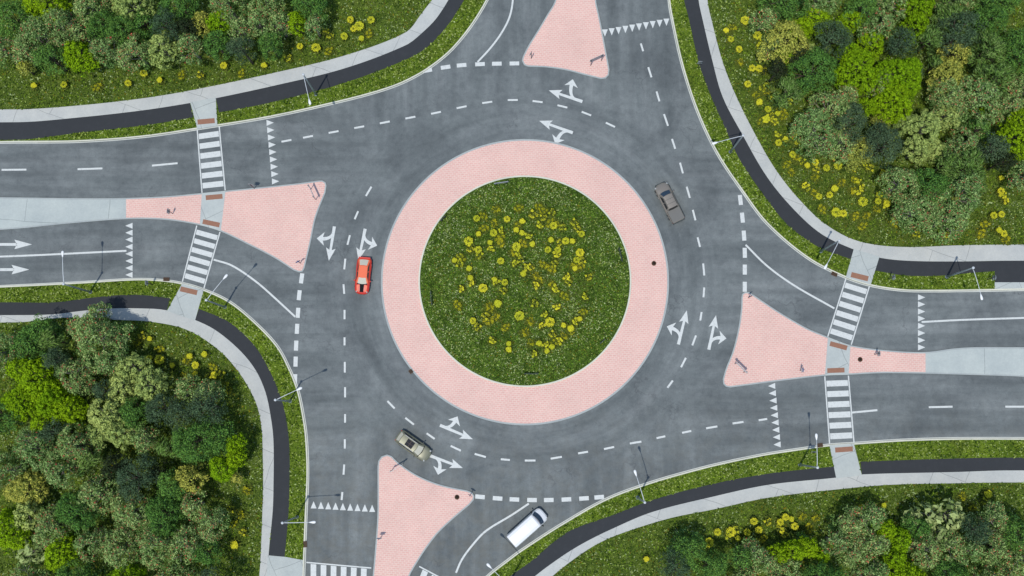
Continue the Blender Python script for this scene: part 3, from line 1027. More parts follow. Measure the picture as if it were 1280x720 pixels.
lamp(113, 365, 0, -34, 'tall street lamp over the entry lanes at the far left, grey pole in the verge')
lamp(281, 384, 24, -28, 'street lamp right of the lower left ramp, arm over the curved entry')
lamp(362.5, 501.5, 31, -14, 'street lamp on the verge left of the circle, arm across the kerb', arm=3.1)
lamp(371, 646, 34, -1, 'street lamp on the lower left verge near the shark teeth')
lamp(797, 622, -11, -34, 'street lamp below the circle on the curving lower verge')
lamp(640, 722, -25, -25, 'street lamp at the bottom edge behind the white van')
lamp(1000, 581, -2, -36, 'street lamp just left of the lower right ramp')
lamp(1183.5, 346, 7.5, 31, 'street lamp at the right end of the upper right verge')
lamp(1026, 314, -13, 24, 'street lamp left of the upper right ramp, standing on the dark path edge')
lamp(913, 190, -28, 8, 'street lamp at the top right beside the circle, arm toward the road')
lamp(395, 118, 8, 33, 'street lamp on the upper left verge')

# ------------------------------------------------------------------ signs
M['sign_back'] = mat('sign_back_grey', (0.34, 0.38, 0.41), 0.5, 0.4)
M['sign_dark'] = mat('sign_back_dark', (0.012, 0.035, 0.028), 0.5)
M['post'] = mat('sign_post', (0.13, 0.12, 0.14), 0.5, 0.6)
M['sign_white'] = mat('sign_white', (0.72, 0.72, 0.72), 0.5)
M['sign_blue'] = mat('sign_blue', (0.03, 0.09, 0.35), 0.5)


def sign(px, py, ang, label, kind='disc', h=2.3, z0=0.12, group='small road signs on the islands and verges'):
    """disc: round plate on one post; board: wide board on two posts; twin: two plates"""
    p = P(px, py, z0)
    root = empty('road_sign', (p.x, p.y, z0), math.radians(ang))
    tag(root, label, 'road sign', group)
    if kind == 'board':
        for s in (-1, 1):
            mb = MB()
            mb.tube([(0, s * 0.75, 0), (0, s * 0.75, h)], 0.045, 8)
            mb.build('post', M['post'], root)
        mb = MB()
        mb.box((0.07, 0, h - 0.45), (0.03, 1.9, 0.85))
        b = mb.build('panel', M['sign_back'], root)
        mb = MB()
        mb.box((0.088, 0, h - 0.45), (0.005, 1.8, 0.75))
        mb.build('face', M['sign_white'], b)
    else:
        mb = MB()
        mb.tube([(0, 0, 0), (0, 0, h)], 0.05, 8)
        mb.build('post', M['post'], root)
        zs = [h - 0.3] if kind == 'disc' else [h - 0.3, h - 0.95]
        for i, z in enumerate(zs):
            mb = MB()
            mb.tube([(0.06, 0, z), (0.085, 0, z)], 0.33, 20)
            pl = mb.build('plate', M['sign_back'], root)
            mb = MB()
            mb.tube([(0.087, 0, z), (0.092, 0, z)], 0.29, 20)
            mb.build('face', M['sign_blue'] if i == 0 else M['sign_white'], pl)
    return root


sign(216, 267, 170, 'small twin plate sign on the narrow pink strip left of the crossing', 'twin')
sign(318, 235.5, 80, 'small twin plate sign on the upper edge of the left pink island', 'twin', 2.6)
sign(392, 243, 25, 'wide board on two thin posts at the top corner of the left pink island', 'board', 2.5)
sign(375.5, 329, 300, 'single round plate sign at the lower tip of the left pink island')
sign(935.5, 372, 120, 'single round plate sign at the upper tip of the right pink island')
sign(924, 460, 225, 'wide board on two thin posts at the lower corner of the right pink island', 'board', 2.5)
sign(1000, 463, 180, 'small twin plate sign left of the refuge on the right pink island', 'twin')
sign(1093, 443, 0, 'small twin plate sign on the pink strip right of the refuge', 'twin')
sign(497, 584, 300, 'wide board on two thin posts at the top of the lower pink island', 'board', 2.5)
sign(588, 618.5, 60, 'single round plate sign at the right tip of the lower pink island')
sign(476, 672, 90, 'small twin plate sign on the left edge of the lower pink island', 'twin')
sign(664, 73, 150, 'single round plate sign at the left tip of the upper pink island')
sign(745, 79, 115, 'wide board on two thin posts near the lower right corner of the upper pink island', 'board', 2.5)
sign(190.5, 356, 180, 'grey plate sign on the verge left of the lower left ramp', 'twin', 2.7, 0.1)
sign(1110, 349, 0, 'grey plate sign on the verge right of the upper right ramp', 'twin', 2.7, 0.1)
sign(1234, 349.5, 0, 'grey plate sign at the blunt end of the upper right verge', 'twin', 2.7, 0.1)
sign(1013, 565, 90, 'grey plate sign beside the lower right street lamp', 'twin', 2.7, 0.1)
sign(872, 85, 90, 'grey plate sign on the verge beside the upper exit', 'twin', 2.7, 0.1)

for px, py, ang, dk, lab in ((539, 373, 5, 1, 'dark chevron board on the left of the central island'),
                             (775.5, 319, 193, 1, 'dark chevron board on the right of the central island'),
                             (664, 467.5, 90, 1, 'dark chevron board at the bottom of the central island'),
                             (626.5, 229, 278, 0, 'pale grey chevron board at the top of the central island'),
                             (553.5, 273.5, 320, 2, 'small dark board at the upper left of the central island'),
                             (753, 427, 130, 2, 'small dark board at the lower right of the central island')):
    p = P(px, py, 0.8)
    root = empty('chevron_board', (p.x, p.y, 0.15), math.radians(ang))
    tag(root, lab, 'road sign', 'chevron boards facing the arms')
    wd = 1.8 if dk != 2 else 0.8
    mb = MB()
    mb.box((0, 0, 0.9), (0.07, wd, 0.6))
    b = mb.build('board', M['sign_back'] if dk == 0 else M['sign_dark'], root)
    for s in (-1, 1):
        mb = MB()
        mb.tube([(0.06, s * wd * 0.36, 0), (0.06, s * wd * 0.36, 1.15)], 0.04, 8)
        mb.build('post', M['post'], root)

# ------------------------------------------------------------------ cars
M['red'] = mat('red_paint', (0.60, 0.030, 0.014), 0.4, 0.0, 0.3)
M['redhi'] = mat('red_paint_highlight', (0.84, 0.15, 0.055), 0.5, 0.0, 0.15)  # lighter copy of the red: body highlight painted as colour
M['black'] = mat('black_trim', (0.008, 0.008, 0.009), 0.75, spec=0.15)
M['grey_paint'] = mat('warm_grey_paint', (0.25, 0.225, 0.19), 0.35, 0.2, 0.6)
M['beige_paint'] = mat('olive_beige_paint', (0.225, 0.225, 0.155), 0.4, 0.2, 0.4)
M['white_paint'] = mat('white_paint', (0.82, 0.84, 0.86), 0.35, 0.0, 0.6)
M['glass_pale'] = mat('sky_reflection_glass', (0.60, 0.58, 0.47), 0.12, 0.0, 0.5)  # pale sky reflection put into the glass colour
M['glass_blue'] = mat('dark_blue_glass', (0.025, 0.055, 0.10), 0.08, 0.0, 0.5)
M['glass_dark'] = mat('dark_glass', (0.018, 0.018, 0.02), 0.08)
M['navy_trim'] = mat('dark_sill_plastic', (0.03, 0.045, 0.05), 0.5)
M['tyre'] = mat('tyre_rubber', (0.015, 0.015, 0.016), 0.85)
M['rim'] = mat('alloy_rim', (0.45, 0.46, 0.47), 0.3, 0.8)
M['lampw'] = mat('headlamp_glass', (0.42, 0.44, 0.43), 0.2)
M['lampr'] = mat('tail_lamp_red', (0.42, 0.02, 0.02), 0.25)


def interp(st, x, k):
    xs = [s[0] for s in st]
    return float(np.interp(x, xs, [s[k] for s in st]))


def body_loft(st, mats, root, zb=0.22, name='body', sill=True):
    """stations: (x, half width, top z)"""
    x0, x1 = st[0][0], st[-1][0]
    mb = MB()
    rings = []
    mid, hl = (x0 + x1) / 2, (x1 - x0) / 2
    us = np.concatenate([np.linspace(-1, -0.8, 8), np.linspace(-0.75, 0.75, 18), np.linspace(0.8, 1, 8)])
    xs = sorted(set([round(float(mid + u * hl), 4) for u in us]))
    for x in xs:
        w, zt = interp(st, x, 1), interp(st, x, 2)
        e = max(0.0, (abs(x - mid) / hl - 0.88) / 0.12)
        w *= 1 - 0.22 * e ** 2.4
        half = [(0.0, zt + 0.015), (0.5 * w, zt), (0.80 * w, zt - 0.03), (0.93 * w, zt - 0.10), (w, zt - 0.24), (w, zb + 0.22), (0.97 * w, zb + 0.06), (0.84 * w, zb)]
        r_ = [(x, y, z) for y, z in half] + [(x, -y, z) for y, z in half[::-1][:-1]]
        rings.append(r_)
    k = len(rings[0])
    vs = [v for r in rings for v in r]
    for i in range(len(rings) - 1):
        for j in range(k):
            a, b = i * k + j, i * k + (j + 1) % k
            low = sill and (j in (5, 6, 7, 8))
            mb.f.append((a, b, b + k, a + k))
            mb.m.append(1 if low else 0)
            mb.sm.append(True)
    mb.v = [tuple(v) for v in vs]
    mb.f += [tuple(range(k)), tuple((len(rings) - 1) * k + j for j in range(k))]
    mb.m += [0, 0]
    mb.sm += [False, False]
    return mb.build(name, mats, root)


def cabin(root, xb0, xb1, wb, zb, xt0, xt1, wt, zt, paint, glf, glr, gls, roofmat=None):
    """greenhouse: painted shell with proud panes"""
    mb = MB()

    def outline(x0, x1, w, z, bulge):
        pts = []
        for t in np.linspace(-1, 1, 9):
            pts.append((x1 + bulge * (1 - t * t), -w * t * (1 - 0.06 * abs(t)**3), z + 0.03 * (1 - t * t) * (1 if z == zt else 0)))
        for t in np.linspace(1, -1, 9):
            pts.append((x0 - bulge * 0.6 * (1 - t * t), -w * t * (1 - 0.06 * abs(t)**3), z + 0.03 * (1 - t * t) * (1 if z == zt else 0)))
        return pts
    lo, hi = outline(xb0, xb1, wb, zb, 0.16), outline(xt0, xt1, wt, zt, 0.09)
    k = len(lo)
    mb.add(lo + hi, [(i, (i + 1) % k, k + (i + 1) % k, k + i) for i in range(k)], 0, False)
    # roof as strips across
    mb.add(hi, [(i, i + 1, 16 - i, 17 - i) for i in range(8)], 0, True)
    cab = mb.build('cabin', paint, root)

    def pane(name, idx, m, lo_t=0.08, hi_t=0.90, outd=(0, 0, 0)):
        mm = MB()
        L = [Vector(lo[i]).lerp(Vector(hi[i]), lo_t) + Vector(outd) for i in idx]
        U = [Vector(lo[i]).lerp(Vector(hi[i]), hi_t) + Vector(outd) for i in idx]
        kk = len(idx)
        mm.add(L + U, [(i, i + 1, kk + i + 1, kk + i) for i in range(kk - 1)], 0, True)
        return mm.build(name, m, cab)
    pane('windscreen', list(range(1, 8)), glf, 0.06, 0.93, (0.012, 0, 0.012))
    pane('rear_window', list(range(10, 17)), glr, 0.10, 0.90, (-0.012, 0, 0.012))
    # side windows
    for s in (-1, 1):
        bx0, bx1, tx0, tx1 = xb0 + 0.15, xb1 - 0.18, xt0 + 0.12, xt1 - 0.05
        for a, b in ((0.03, 0.48), (0.53, 0.97)):
            mm = MB()
            w0, w1 = wb * 0.94, wt * 0.94
            q = []
            for (u, v) in ((a, 0.1), (b, 0.1), (b, 0.9), (a, 0.9)):
                xl, xh = bx0 + (bx1 - bx0) * u, tx0 + (tx1 - tx0) * u
                q.append((xl + (xh - xl) * v, s * (w0 + (w1 - w0) * v + 0.012), zb + (zt - zb) * v + 0.01))
            mm.add(q, [(0, 1, 2, 3)])
            mm.build('side_window', gls, cab)
    return cab


def wheels(root, xf, xr, yw, r=0.34):
    for x in (xf, xr):
        for s in (-1, 1):
            mb = MB()
            mb.tube([(x, s * (yw - 0.22), r), (x, s * (yw - 0.02), r), (x, s * yw, r)], [r, r, r * 0.9], 20)
            w = mb.build('wheel', M['tyre'], root)
            mb = MB()
            mb.tube([(x, s * (yw + 0.001), r), (x, s * (yw + 0.012), r)], r * 0.6, 14)
            mb.build('rim', M['rim'], w)


def mirrors(root, x, y, z, m):
    for s in (-1, 1):
        mb = MB()
        mb.box((x, s * (y + 0.1), z), (0.14, 0.22, 0.14), s * -0.2, taper=0.8)
        mb.build('wing_mirror', m, root)


def lights(root, xf, xr, y, zf, zr, w=0.32, tailw=0.3):
    for s in (-1, 1):
        mb = MB()
        mb.box((xf - 0.06, s * (y + 0.02), zf + 0.01), (0.20, w * 0.8, 0.10), s * -0.75, taper=0.7)
        mb.build('headlight', M['lampw'], root)
        mb = MB()
        mb.box((xr + 0.10, s * (y - 0.06), zr), (0.10, tailw, 0.14), s * 0.5, taper=0.8)
        mb.build('tail_light', M['lampr'], root)


def car_root(name, rear, front, label, cat):
    zz_ = 0.7
    a, b = P(rear[0], rear[1], zz_), P(front[0], front[1], zz_)
    c = (a + b) / 2
    o = empty(name, (c.x, c.y, 0.006), math.atan2(b.y - a.y, b.x - a.x))
    return tag(o, label, cat, 'vehicles driving on the roundabout'), (b - a).length


# red sports car -------------------------------------------------
root, L_ = car_root('sports_car', (456.0, 321), (451.6, 367.3), 'red sports coupe with a black bonnet stripe driving down the left side', 'car')
st = [(-2.33, 0.55, 0.62), (-2.22, 0.76, 0.80), (-1.9, 0.90, 0.90), (-1.2, 0.95, 0.93), (0.0, 0.90, 0.88), (0.9, 0.93, 0.86), (1.5, 0.94, 0.80), (2.0, 0.86, 0.70), (2.25, 0.68, 0.60), (2.36, 0.42, 0.50)]
body_loft(st, [M['red'], M['black']], root, 0.18)
cabin(root, -1.95, 1.0, 0.80, 0.86, -1.05, 0.22, 0.58, 1.24, M['redhi'], M['glass_pale'], M['glass_pale'], M['glass_dark'])
mb = MB()
xs = np.linspace(1.12, 2.12, 8)
mb.add([(x, s * (0.27 - 0.05 * (x - 1.1)), interp(st, x, 2) + 0.028) for s in (-1, 1) for x in xs], [(i, i + 1, 9 + i, 8 + i) for i in range(7)])
mb.add([(0.98, -0.66, 0.899), (1.16, -0.62, 0.885), (1.22, 0, 0.889), (1.16, 0.62, 0.885), (0.98, 0.66, 0.899), (1.05, 0, 0.90)], [(0, 1, 2, 5), (5, 2, 3, 4)])
mb.build('bonnet_stripe', M['black'], root)
mb = MB()
for s in (-1, 1):
    mb.add([(x, s * y, interp(st, x, 2) + 0.016) for x, y in ((1.2, 0.33), (1.3, 0.66), (2.0, 0.6), (2.12, 0.3))], [(0, 1, 2, 3)])
mb.build('bonnet_highlight', M['redhi'], root)  # painted highlight on each side of the bonnet stripe
mb = MB()
mb.box((-2.16, 0, 0.93), (0.2, 1.45, 0.04))
for s in (-1, 1):
    mb.box((-2.12, s * 0.6, 0.87), (0.1, 0.05, 0.12))
mb.build('spoiler', M['red'], root)
wheels(root, 1.38, -1.35, 0.93, 0.33)
mirrors(root, 0.72, 0.88, 0.93, M['red'])
lights(root, 2.08, -2.28, 0.60, 0.62, 0.72)

# grey pickup --------------------------------------------------------
root, L_ = car_root('pickup_truck', (848.6, 276.6), (824.6, 229.4), 'warm grey double cab pickup driving up the right side of the circle', 'pickup')
st = [(-2.66, 0.84, 0.92), (-2.60, 0.92, 1.02), (-1.0, 0.95, 1.04), (0.6, 0.95, 1.06), (1.3, 0.95, 1.06), (2.0, 0.92, 1.0), (2.4, 0.82, 0.90), (2.62, 0.55, 0.75)]
body_loft(st, [M['grey_paint'], M['black']], root, 0.34)
cabin(root, -0.95, 1.35, 0.88, 1.03, -0.80, 0.75, 0.68, 1.72, M['grey_paint'], M['glass_blue'], M['glass_dark'], M['glass_dark'])
mb = MB()
for x in (-0.28, 0.28):
    mb.box((x, 0, 1.755), (0.03, 1.1, 0.012))
for s in (-1, 1):
    mb.box((-0.02, s * 0.60, 1.75), (1.35, 0.04, 0.05))
mb.build('roof_rail', M['navy_trim'], root)
mb = MB()
mb.box((-1.78, 0, 1.065), (1.55, 1.56, 0.02))
mb.build('bed_cover', mat('bed_cover_grey', (0.15, 0.15, 0.14), 0.5), root)
mb = MB()
for s in (-1, 1):
    mb.box((-1.78, s * 0.86, 1.06), (1.6, 0.05, 0.04))
mb.build('bed_rail', M['navy_trim'], root)
mb = MB()
mb.box((-2.70, 0, 0.55), (0.12, 1.6, 0.2))
mb.box((2.56, 0, 0.55), (0.2, 1.3, 0.24))
mb.build('bumper', M['navy_trim'], root)
wheels(root, 1.72, -1.62, 0.97, 0.40)
mirrors(root, 1.0, 0.93, 1.16, M['grey_paint'])
lights(root, 2.34, -2.6, 0.76, 0.82, 0.82)

# beige estate car ------------------------------------------------------
root, L_ = car_root('estate_car', (497.3, 543.4), (536.2, 571.3), 'olive beige SUV with an open sunroof entering the bottom of the circle', 'car')
st = [(-2.36, 0.62, 0.80), (-2.25, 0.82, 0.96), (-1.9, 0.90, 1.0), (0.0, 0.93, 1.0), (1.0, 0.93, 1.0), (1.7, 0.90, 0.94), (2.1, 0.80, 0.84), (2.32, 0.58, 0.70), (2.4, 0.35, 0.6)]
body_loft(st, [M['beige_paint'], M['navy_trim']], root, 0.25)
cabin(root, -2.12, 1.12, 0.84, 0.97, -1.65, 0.42, 0.64, 1.55, M['beige_paint'], M['glass_pale'], M['glass_pale'], M['glass_dark'])
mb = MB()
mb.box((-0.45, 0, 1.575), (1.02, 0.88, 0.03))
sr = mb.build('sunroof', M['glass_dark'], root)
mb = MB()
mb.box((-0.45, 0, 1.592), (0.04, 0.80, 0.01))
mb.box((-0.45, 0, 1.5925), (0.9, 0.03, 0.01))
mb.build('sunroof_frame', mat('brown_trim', (0.10, 0.06, 0.045), 0.6), sr)
mb = MB()
for s in (-1, 1):
    mb.tube([(-1.55, s * 0.58, 1.54), (-1.4, s * 0.58, 1.61), (0.2, s * 0.58, 1.62), (0.35, s * 0.58, 1.55)], 0.022, 6)
mb.build('roof_rail', M['sign_white'], root)
mb = MB()
mb.add([(1.10, -0.84, 1.006), (1.20, -0.8, 1.0), (1.36, 0, 1.02), (1.20, 0.8, 1.0), (1.10, 0.84, 1.006), (1.27, 0, 1.025)], [(0, 1, 2, 5), (5, 2, 3, 4)])
mb.build('wiper_cowl', M['black'], root)
wheels(root, 1.45, -1.4, 0.94, 0.36)
mirrors(root, 0.82, 0.9, 1.07, M['navy_trim'])
lights(root, 2.14, -2.3, 0.68, 0.78, 0.86)

# white van --------------------------------------------------------
root, L_ = car_root('delivery_van', (640.8, 675.2), (678.6, 641.6), 'white delivery van with a dark blue windscreen waiting at the lower entry', 'van')
st = [(-2.66, 0.90, 1.9), (-2.60, 0.95, 2.0), (0.0, 0.96, 2.02), (1.2, 0.96, 2.0), (1.35, 0.96, 1.9), (1.85, 0.95, 1.22), (2.2, 0.90, 1.08), (2.48, 0.78, 0.95), (2.62, 0.5, 0.8)]


def vanbody():
    mb = MB()
    rings = []
    xs = sorted(set([s[0] for s in st]))
    for x in xs:
        w, zt = interp(st, x, 1), interp(st, x, 2)
        tw = 0.86 if zt > 1.5 else 0.84
        half = [(0.0, zt + 0.02), (0.55 * w, zt + 0.01), (tw * w, zt - 0.06), (0.93 * w, zt - 0.2), (w, max(zt - 0.7, 0.85)), (w, 0.5), (0.97 * w, 0.32), (0.85 * w, 0.28)]
        rings.append([(x, y, z) for y, z in half] + [(x, -y, z) for y, z in half[::-1][:-1]])
    k = len(rings[0])
    vs = [v for r in rings for v in r]
    fs = [(i * k + j, i * k + (j + 1) % k, (i + 1) * k + (j + 1) % k, (i + 1) * k + j) for i in range(len(rings) - 1) for j in range(k)]
    mb.add(vs, fs, 0, False)
    mb.add(rings[0], [tuple(range(k))])
    mb.add(rings[-1], [tuple(range(k))])
    return mb.build('body', M['white_paint'], root)


vb = vanbody()
mb = MB()
L1, L2 = [], []
for t in np.linspace(-1, 1, 9):
    L1.append((1.40 + 0.12 * (1 - t * t), 0.76 * t, 1.87))
    L2.append((1.84 + 0.18 * (1 - t * t), 0.86 * t, 1.28))
mb.add(L1 + L2, [(i, i + 1, 10 + i, 9 + i) for i in range(8)], 0, True)
mb.build('windscreen', M['glass_blue'], root)
for s in (-1, 1):
    mb = MB()
    mb.add([(x, s * y, z) for x, y, z in ((0.62, 0.955, 1.20), (1.62, 0.965, 1.20), (1.36, 0.90, 1.78), (0.66, 0.90, 1.78))], [(0, 1, 2, 3)])
    mb.build('side_window', M['glass_blue'], root)
mb = MB()
for s in (-1, 1):
    mb.box((-1.0, s * 0.972, 1.0), (2.6, 0.015, 0.1))
mb.build('side_moulding', M['navy_trim'], root)
mb = MB()
mb.box((-2.70, 0, 0.48), (0.14, 1.7, 0.2))
mb.box((2.55, 0, 0.45), (0.24, 1.35, 0.26))
mb.build('bumper', M['navy_trim'], root)
mb = MB()
for s in (-1, 1):
    mb.add([(-2.672, s * 0.12, 1.2), (-2.672, s * 0.8, 1.2), (-2.672, s * 0.78, 1.72), (-2.672, s * 0.12, 1.72)], [(0, 1, 2, 3)])
mb.build('rear_window', M['glass_dark'], root)
wheels(root, 1.75, -1.7, 0.96, 0.36)
mirrors(root, 1.5, 0.98, 1.32, M['black'])
lights(root, 2.38, -2.62, 0.74, 0.86, 1.0)

# ------------------------------------------------------------------ trees
M['bark'] = worn('grey_bark', (0.24, 0.22, 0.18), (0.11, 0.09, 0.07), 0.9, 4.0, 0.8)
M['bark_dark'] = worn('dark_bark', (0.08, 0.06, 0.045), (0.14, 0.11, 0.08), 0.9, 4.0, 0.8)
LM = {
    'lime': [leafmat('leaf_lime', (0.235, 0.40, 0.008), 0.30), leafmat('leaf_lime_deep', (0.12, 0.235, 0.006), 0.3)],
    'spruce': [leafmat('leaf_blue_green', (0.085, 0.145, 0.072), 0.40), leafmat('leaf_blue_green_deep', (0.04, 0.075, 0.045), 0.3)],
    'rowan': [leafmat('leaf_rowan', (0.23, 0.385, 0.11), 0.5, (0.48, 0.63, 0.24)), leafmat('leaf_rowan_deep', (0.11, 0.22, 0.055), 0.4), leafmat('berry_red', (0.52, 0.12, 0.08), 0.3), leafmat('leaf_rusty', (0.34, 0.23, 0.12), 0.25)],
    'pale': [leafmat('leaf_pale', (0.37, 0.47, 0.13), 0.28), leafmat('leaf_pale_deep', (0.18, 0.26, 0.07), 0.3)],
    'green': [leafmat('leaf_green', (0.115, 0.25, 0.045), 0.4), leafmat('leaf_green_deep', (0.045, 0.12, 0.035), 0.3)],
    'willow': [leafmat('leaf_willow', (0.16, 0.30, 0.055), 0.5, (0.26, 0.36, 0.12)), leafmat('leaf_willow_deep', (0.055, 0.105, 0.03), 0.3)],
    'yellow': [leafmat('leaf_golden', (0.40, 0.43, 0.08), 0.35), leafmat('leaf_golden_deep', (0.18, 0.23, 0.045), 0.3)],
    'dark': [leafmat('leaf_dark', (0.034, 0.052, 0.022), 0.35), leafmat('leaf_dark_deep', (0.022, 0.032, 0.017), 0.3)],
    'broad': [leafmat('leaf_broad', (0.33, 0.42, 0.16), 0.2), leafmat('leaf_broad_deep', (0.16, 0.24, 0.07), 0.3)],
}
#            clump radius, leaves per clump, leaf length, leaf width ratio, clump density, jitter of leaf normal
KP = {'lime': (0.34, 44, 0.21, 0.62, 1.0, 0.3), 'spruce': (0.55, 85, 0.20, 0.42, 0.95, 0.9), 'rowan': (0.48, 58, 0.25, 0.40, 1.0, 0.9),
      'pale': (0.42, 60, 0.23, 0.7, 0.75, 0.2), 'green': (0.50, 66, 0.22, 0.5, 1.0, 0.8), 'willow': (0.62, 60, 0.48, 0.20, 0.85, 0.7),
      'yellow': (0.42, 50, 0.22, 0.6, 1.0, 0.6), 'dark': (0.5, 64, 0.22, 0.5, 1.0, 0.8), 'broad': (0.50, 7, 0.85, 0.5, 0.55, 0.3)}


def leaves_mesh(name, pos, nrm, size, ratio, mi, mats, fwd=None):
    """one bent four-cornered blade per row"""
    k = len(pos)
    nrm = nrm / np.maximum(np.linalg.norm(nrm, axis=1, keepdims=True), 1e-6)
    r = rng.normal(size=(k, 3)) if fwd is None else fwd
    t = r - nrm * np.sum(r * nrm, axis=1, keepdims=True)
    t /= np.maximum(np.linalg.norm(t, axis=1, keepdims=True), 1e-6)
    b = np.cross(nrm, t)
    s = size[:, None]
    v = np.empty((k, 4, 3))
    v[:, 0] = pos - t * s * 0.5
    v[:, 1] = pos + b * s * 0.5 * ratio + nrm * s * 0.08
    v[:, 2] = pos + t * s * 0.5 - nrm * s * 0.12
    v[:, 3] = pos - b * s * 0.5 * ratio + nrm * s * 0.08
    me = bpy.data.meshes.new(name)
    me.vertices.add(k * 4)
    me.vertices.foreach_set('co', v.reshape(-1).astype(np.float32))
    me.loops.add(k * 4)
    me.loops.foreach_set('vertex_index', np.arange(k * 4, dtype=np.int32))
    me.polygons.add(k)
    me.polygons.foreach_set('loop_start', np.arange(0, k * 4, 4, dtype=np.int32))
    me.polygons.foreach_set('loop_total', np.full(k, 4, dtype=np.int32))
    me.polygons.foreach_set('material_index', mi.astype(np.int32))
    for m in mats:
        me.materials.append(m)
    me.update(calc_edges=True)
    return me


def crown_mesh(kind, R, var):
    cr, nl, ls, ratio, dens, jit = KP[kind]
    rg = np.random.default_rng(hash((kind, round(R * 10), var)) % 2**31 if False else sum(map(ord, kind)) * 131 + int(R * 10) * 17 + var)
    hgt = (4.0 + 1.55 * R if R > 1.3 else 3.4 + 1.4 * R) + (1.0 if kind == 'spruce' else 0.0)
    depth = min(hgt - 1.0, 1.6 + 1.6 * R)      # crown depth
    ncl = int(max(8, dens * 1.9 * (R / cr) ** 2))
    ph = rg.uniform(0, 6.28, 4)
    cs = []
    tries = 0
    while len(cs) < ncl and tries < ncl * 40:
        tries += 1
        a = rg.uniform(0, 2 * math.pi)
        env = R * (0.90 + 0.13 * math.sin(2 * a + ph[0]) + 0.10 * math.sin(3 * a + ph[1]) + 0.07 * math.sin(5 * a + ph[2]))
        q = math.sqrt(rg.uniform(0, 1))
        r_ = q * (env - cr * 0.4)
        z = hgt - cr * 0.6 - depth * 0.62 * q**2.6 + rg.normal() * 0.22 * (0.4 + R * 0.18)
        p = np.array([r_ * math.cos(a), r_ * math.sin(a), z])
        if any(np.linalg.norm(p - c) < cr * (1.55 if kind in ('lime', 'pale') else 1.2 if kind in ('yellow', 'broad') else 0.85) for c in cs):
            continue
        cs.append(p)
    low = []
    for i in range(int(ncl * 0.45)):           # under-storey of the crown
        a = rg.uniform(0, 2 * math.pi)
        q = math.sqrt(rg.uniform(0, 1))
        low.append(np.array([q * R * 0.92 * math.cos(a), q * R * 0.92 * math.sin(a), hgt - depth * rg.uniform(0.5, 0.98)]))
    P_, N_, S_, I_, F_ = [], [], [], [], []
    for ci, c in enumerate(cs + low):
        is_low = ci >= len(cs)
        k = int(nl * (0.6 if is_low else 1.0))
        d = rg.normal(size=(k, 3))
        d[:, 2] = np.abs(d[:, 2]) * 1.0 - 0.25
        d /= np.linalg.norm(d, axis=1, keepdims=True)
        cr_i = cr * rg.uniform(0.8, 1.2)
        rad = cr_i * rg.uniform(0.55, 1.08, size=(k, 1))
        pos = c + d * rad
        nr = d + rg.normal(size=(k, 3)) * jit * 0.6 + np.array([0, 0, 0.35])
        P_.append(pos)
        N_.append(nr)
        S_.append(ls * rg.uniform(0.65, 1.3, size=k))
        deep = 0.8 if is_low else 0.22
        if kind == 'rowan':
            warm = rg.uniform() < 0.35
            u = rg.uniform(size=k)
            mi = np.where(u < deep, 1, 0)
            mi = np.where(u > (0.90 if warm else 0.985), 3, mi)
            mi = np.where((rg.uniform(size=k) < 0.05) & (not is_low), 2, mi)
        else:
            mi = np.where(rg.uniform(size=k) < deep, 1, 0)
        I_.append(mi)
        if kind == 'willow':
            out = np.array([c[0] * 0.5 + 0.5, c[1] * 0.5 + 0.8, -0.5])
            F_.append(np.tile(out / np.linalg.norm(out), (k, 1)) + rg.normal(size=(k, 3)) * 0.25)
        else:
            F_.append(d + rg.normal(size=(k, 3)) * 0.7)
    return leaves_mesh('crown_' + kind, np.concatenate(P_), np.concatenate(N_), np.concatenate(S_), ratio, np.concatenate(I_), LM[kind], np.concatenate(F_)), hgt, depth, cs


TR = {}


def tree_proto(kind, R, var):
    key = (kind, R, var)
    if key in TR:
        return TR[key]
    me, hgt, depth, cs = crown_mesh(kind, R, var)
    mb = MB()
    br = hgt - depth * 0.95
    mb.tube([(0, 0, 0), (0.02, 0.01, br * 0.6), (0.05, -0.02, max(br, 0.5)), (0, 0.05, hgt - depth * 0.35)], [0.10 + 0.045 * R, 0.08 + 0.035 * R, 0.07 + 0.025 * R, 0.04], 8)
    step = max(1, len(cs) // 9)
    for i, c in enumerate(cs[::step]):
        z0 = max(0.4, br) + (i % 4) * depth * 0.12
        m_ = (c[0] * 0.45 + 0.1, c[1] * 0.45 - 0.08, (z0 + c[2]) / 2 - 0.1)
        up = 0.22 if kind == 'rowan' else -0.1
        mb.tube([(0, 0, z0), m_, (c[0] * 0.95, c[1] * 0.95, c[2] + up)], [0.05 + 0.012 * R, 0.04 + 0.008 * R, 0.018], 6)
        if kind == 'rowan' and i % 3 == 0:
            for s in (-1, 1):
                mb.tube([(c[0] * 0.7, c[1] * 0.7, c[2] - 0.05), (c[0] * 0.98 - s * c[1] * 0.3, c[1] * 0.98 + s * c[0] * 0.3, c[2] + 0.6)], [0.05, 0.02], 5)
    t = bpy.data.meshes.new('trunk_' + kind)
    t.from_pydata(mb.v, [], mb.f)
    t.materials.append(M['bark'] if kind in ('rowan', 'pale', 'broad') else M['bark_dark'])
    t.polygons.foreach_set('use_smooth', [True] * len(t.polygons))
    t.update()
    TR[key] = (me, t, hgt, depth)
    return TR[key]


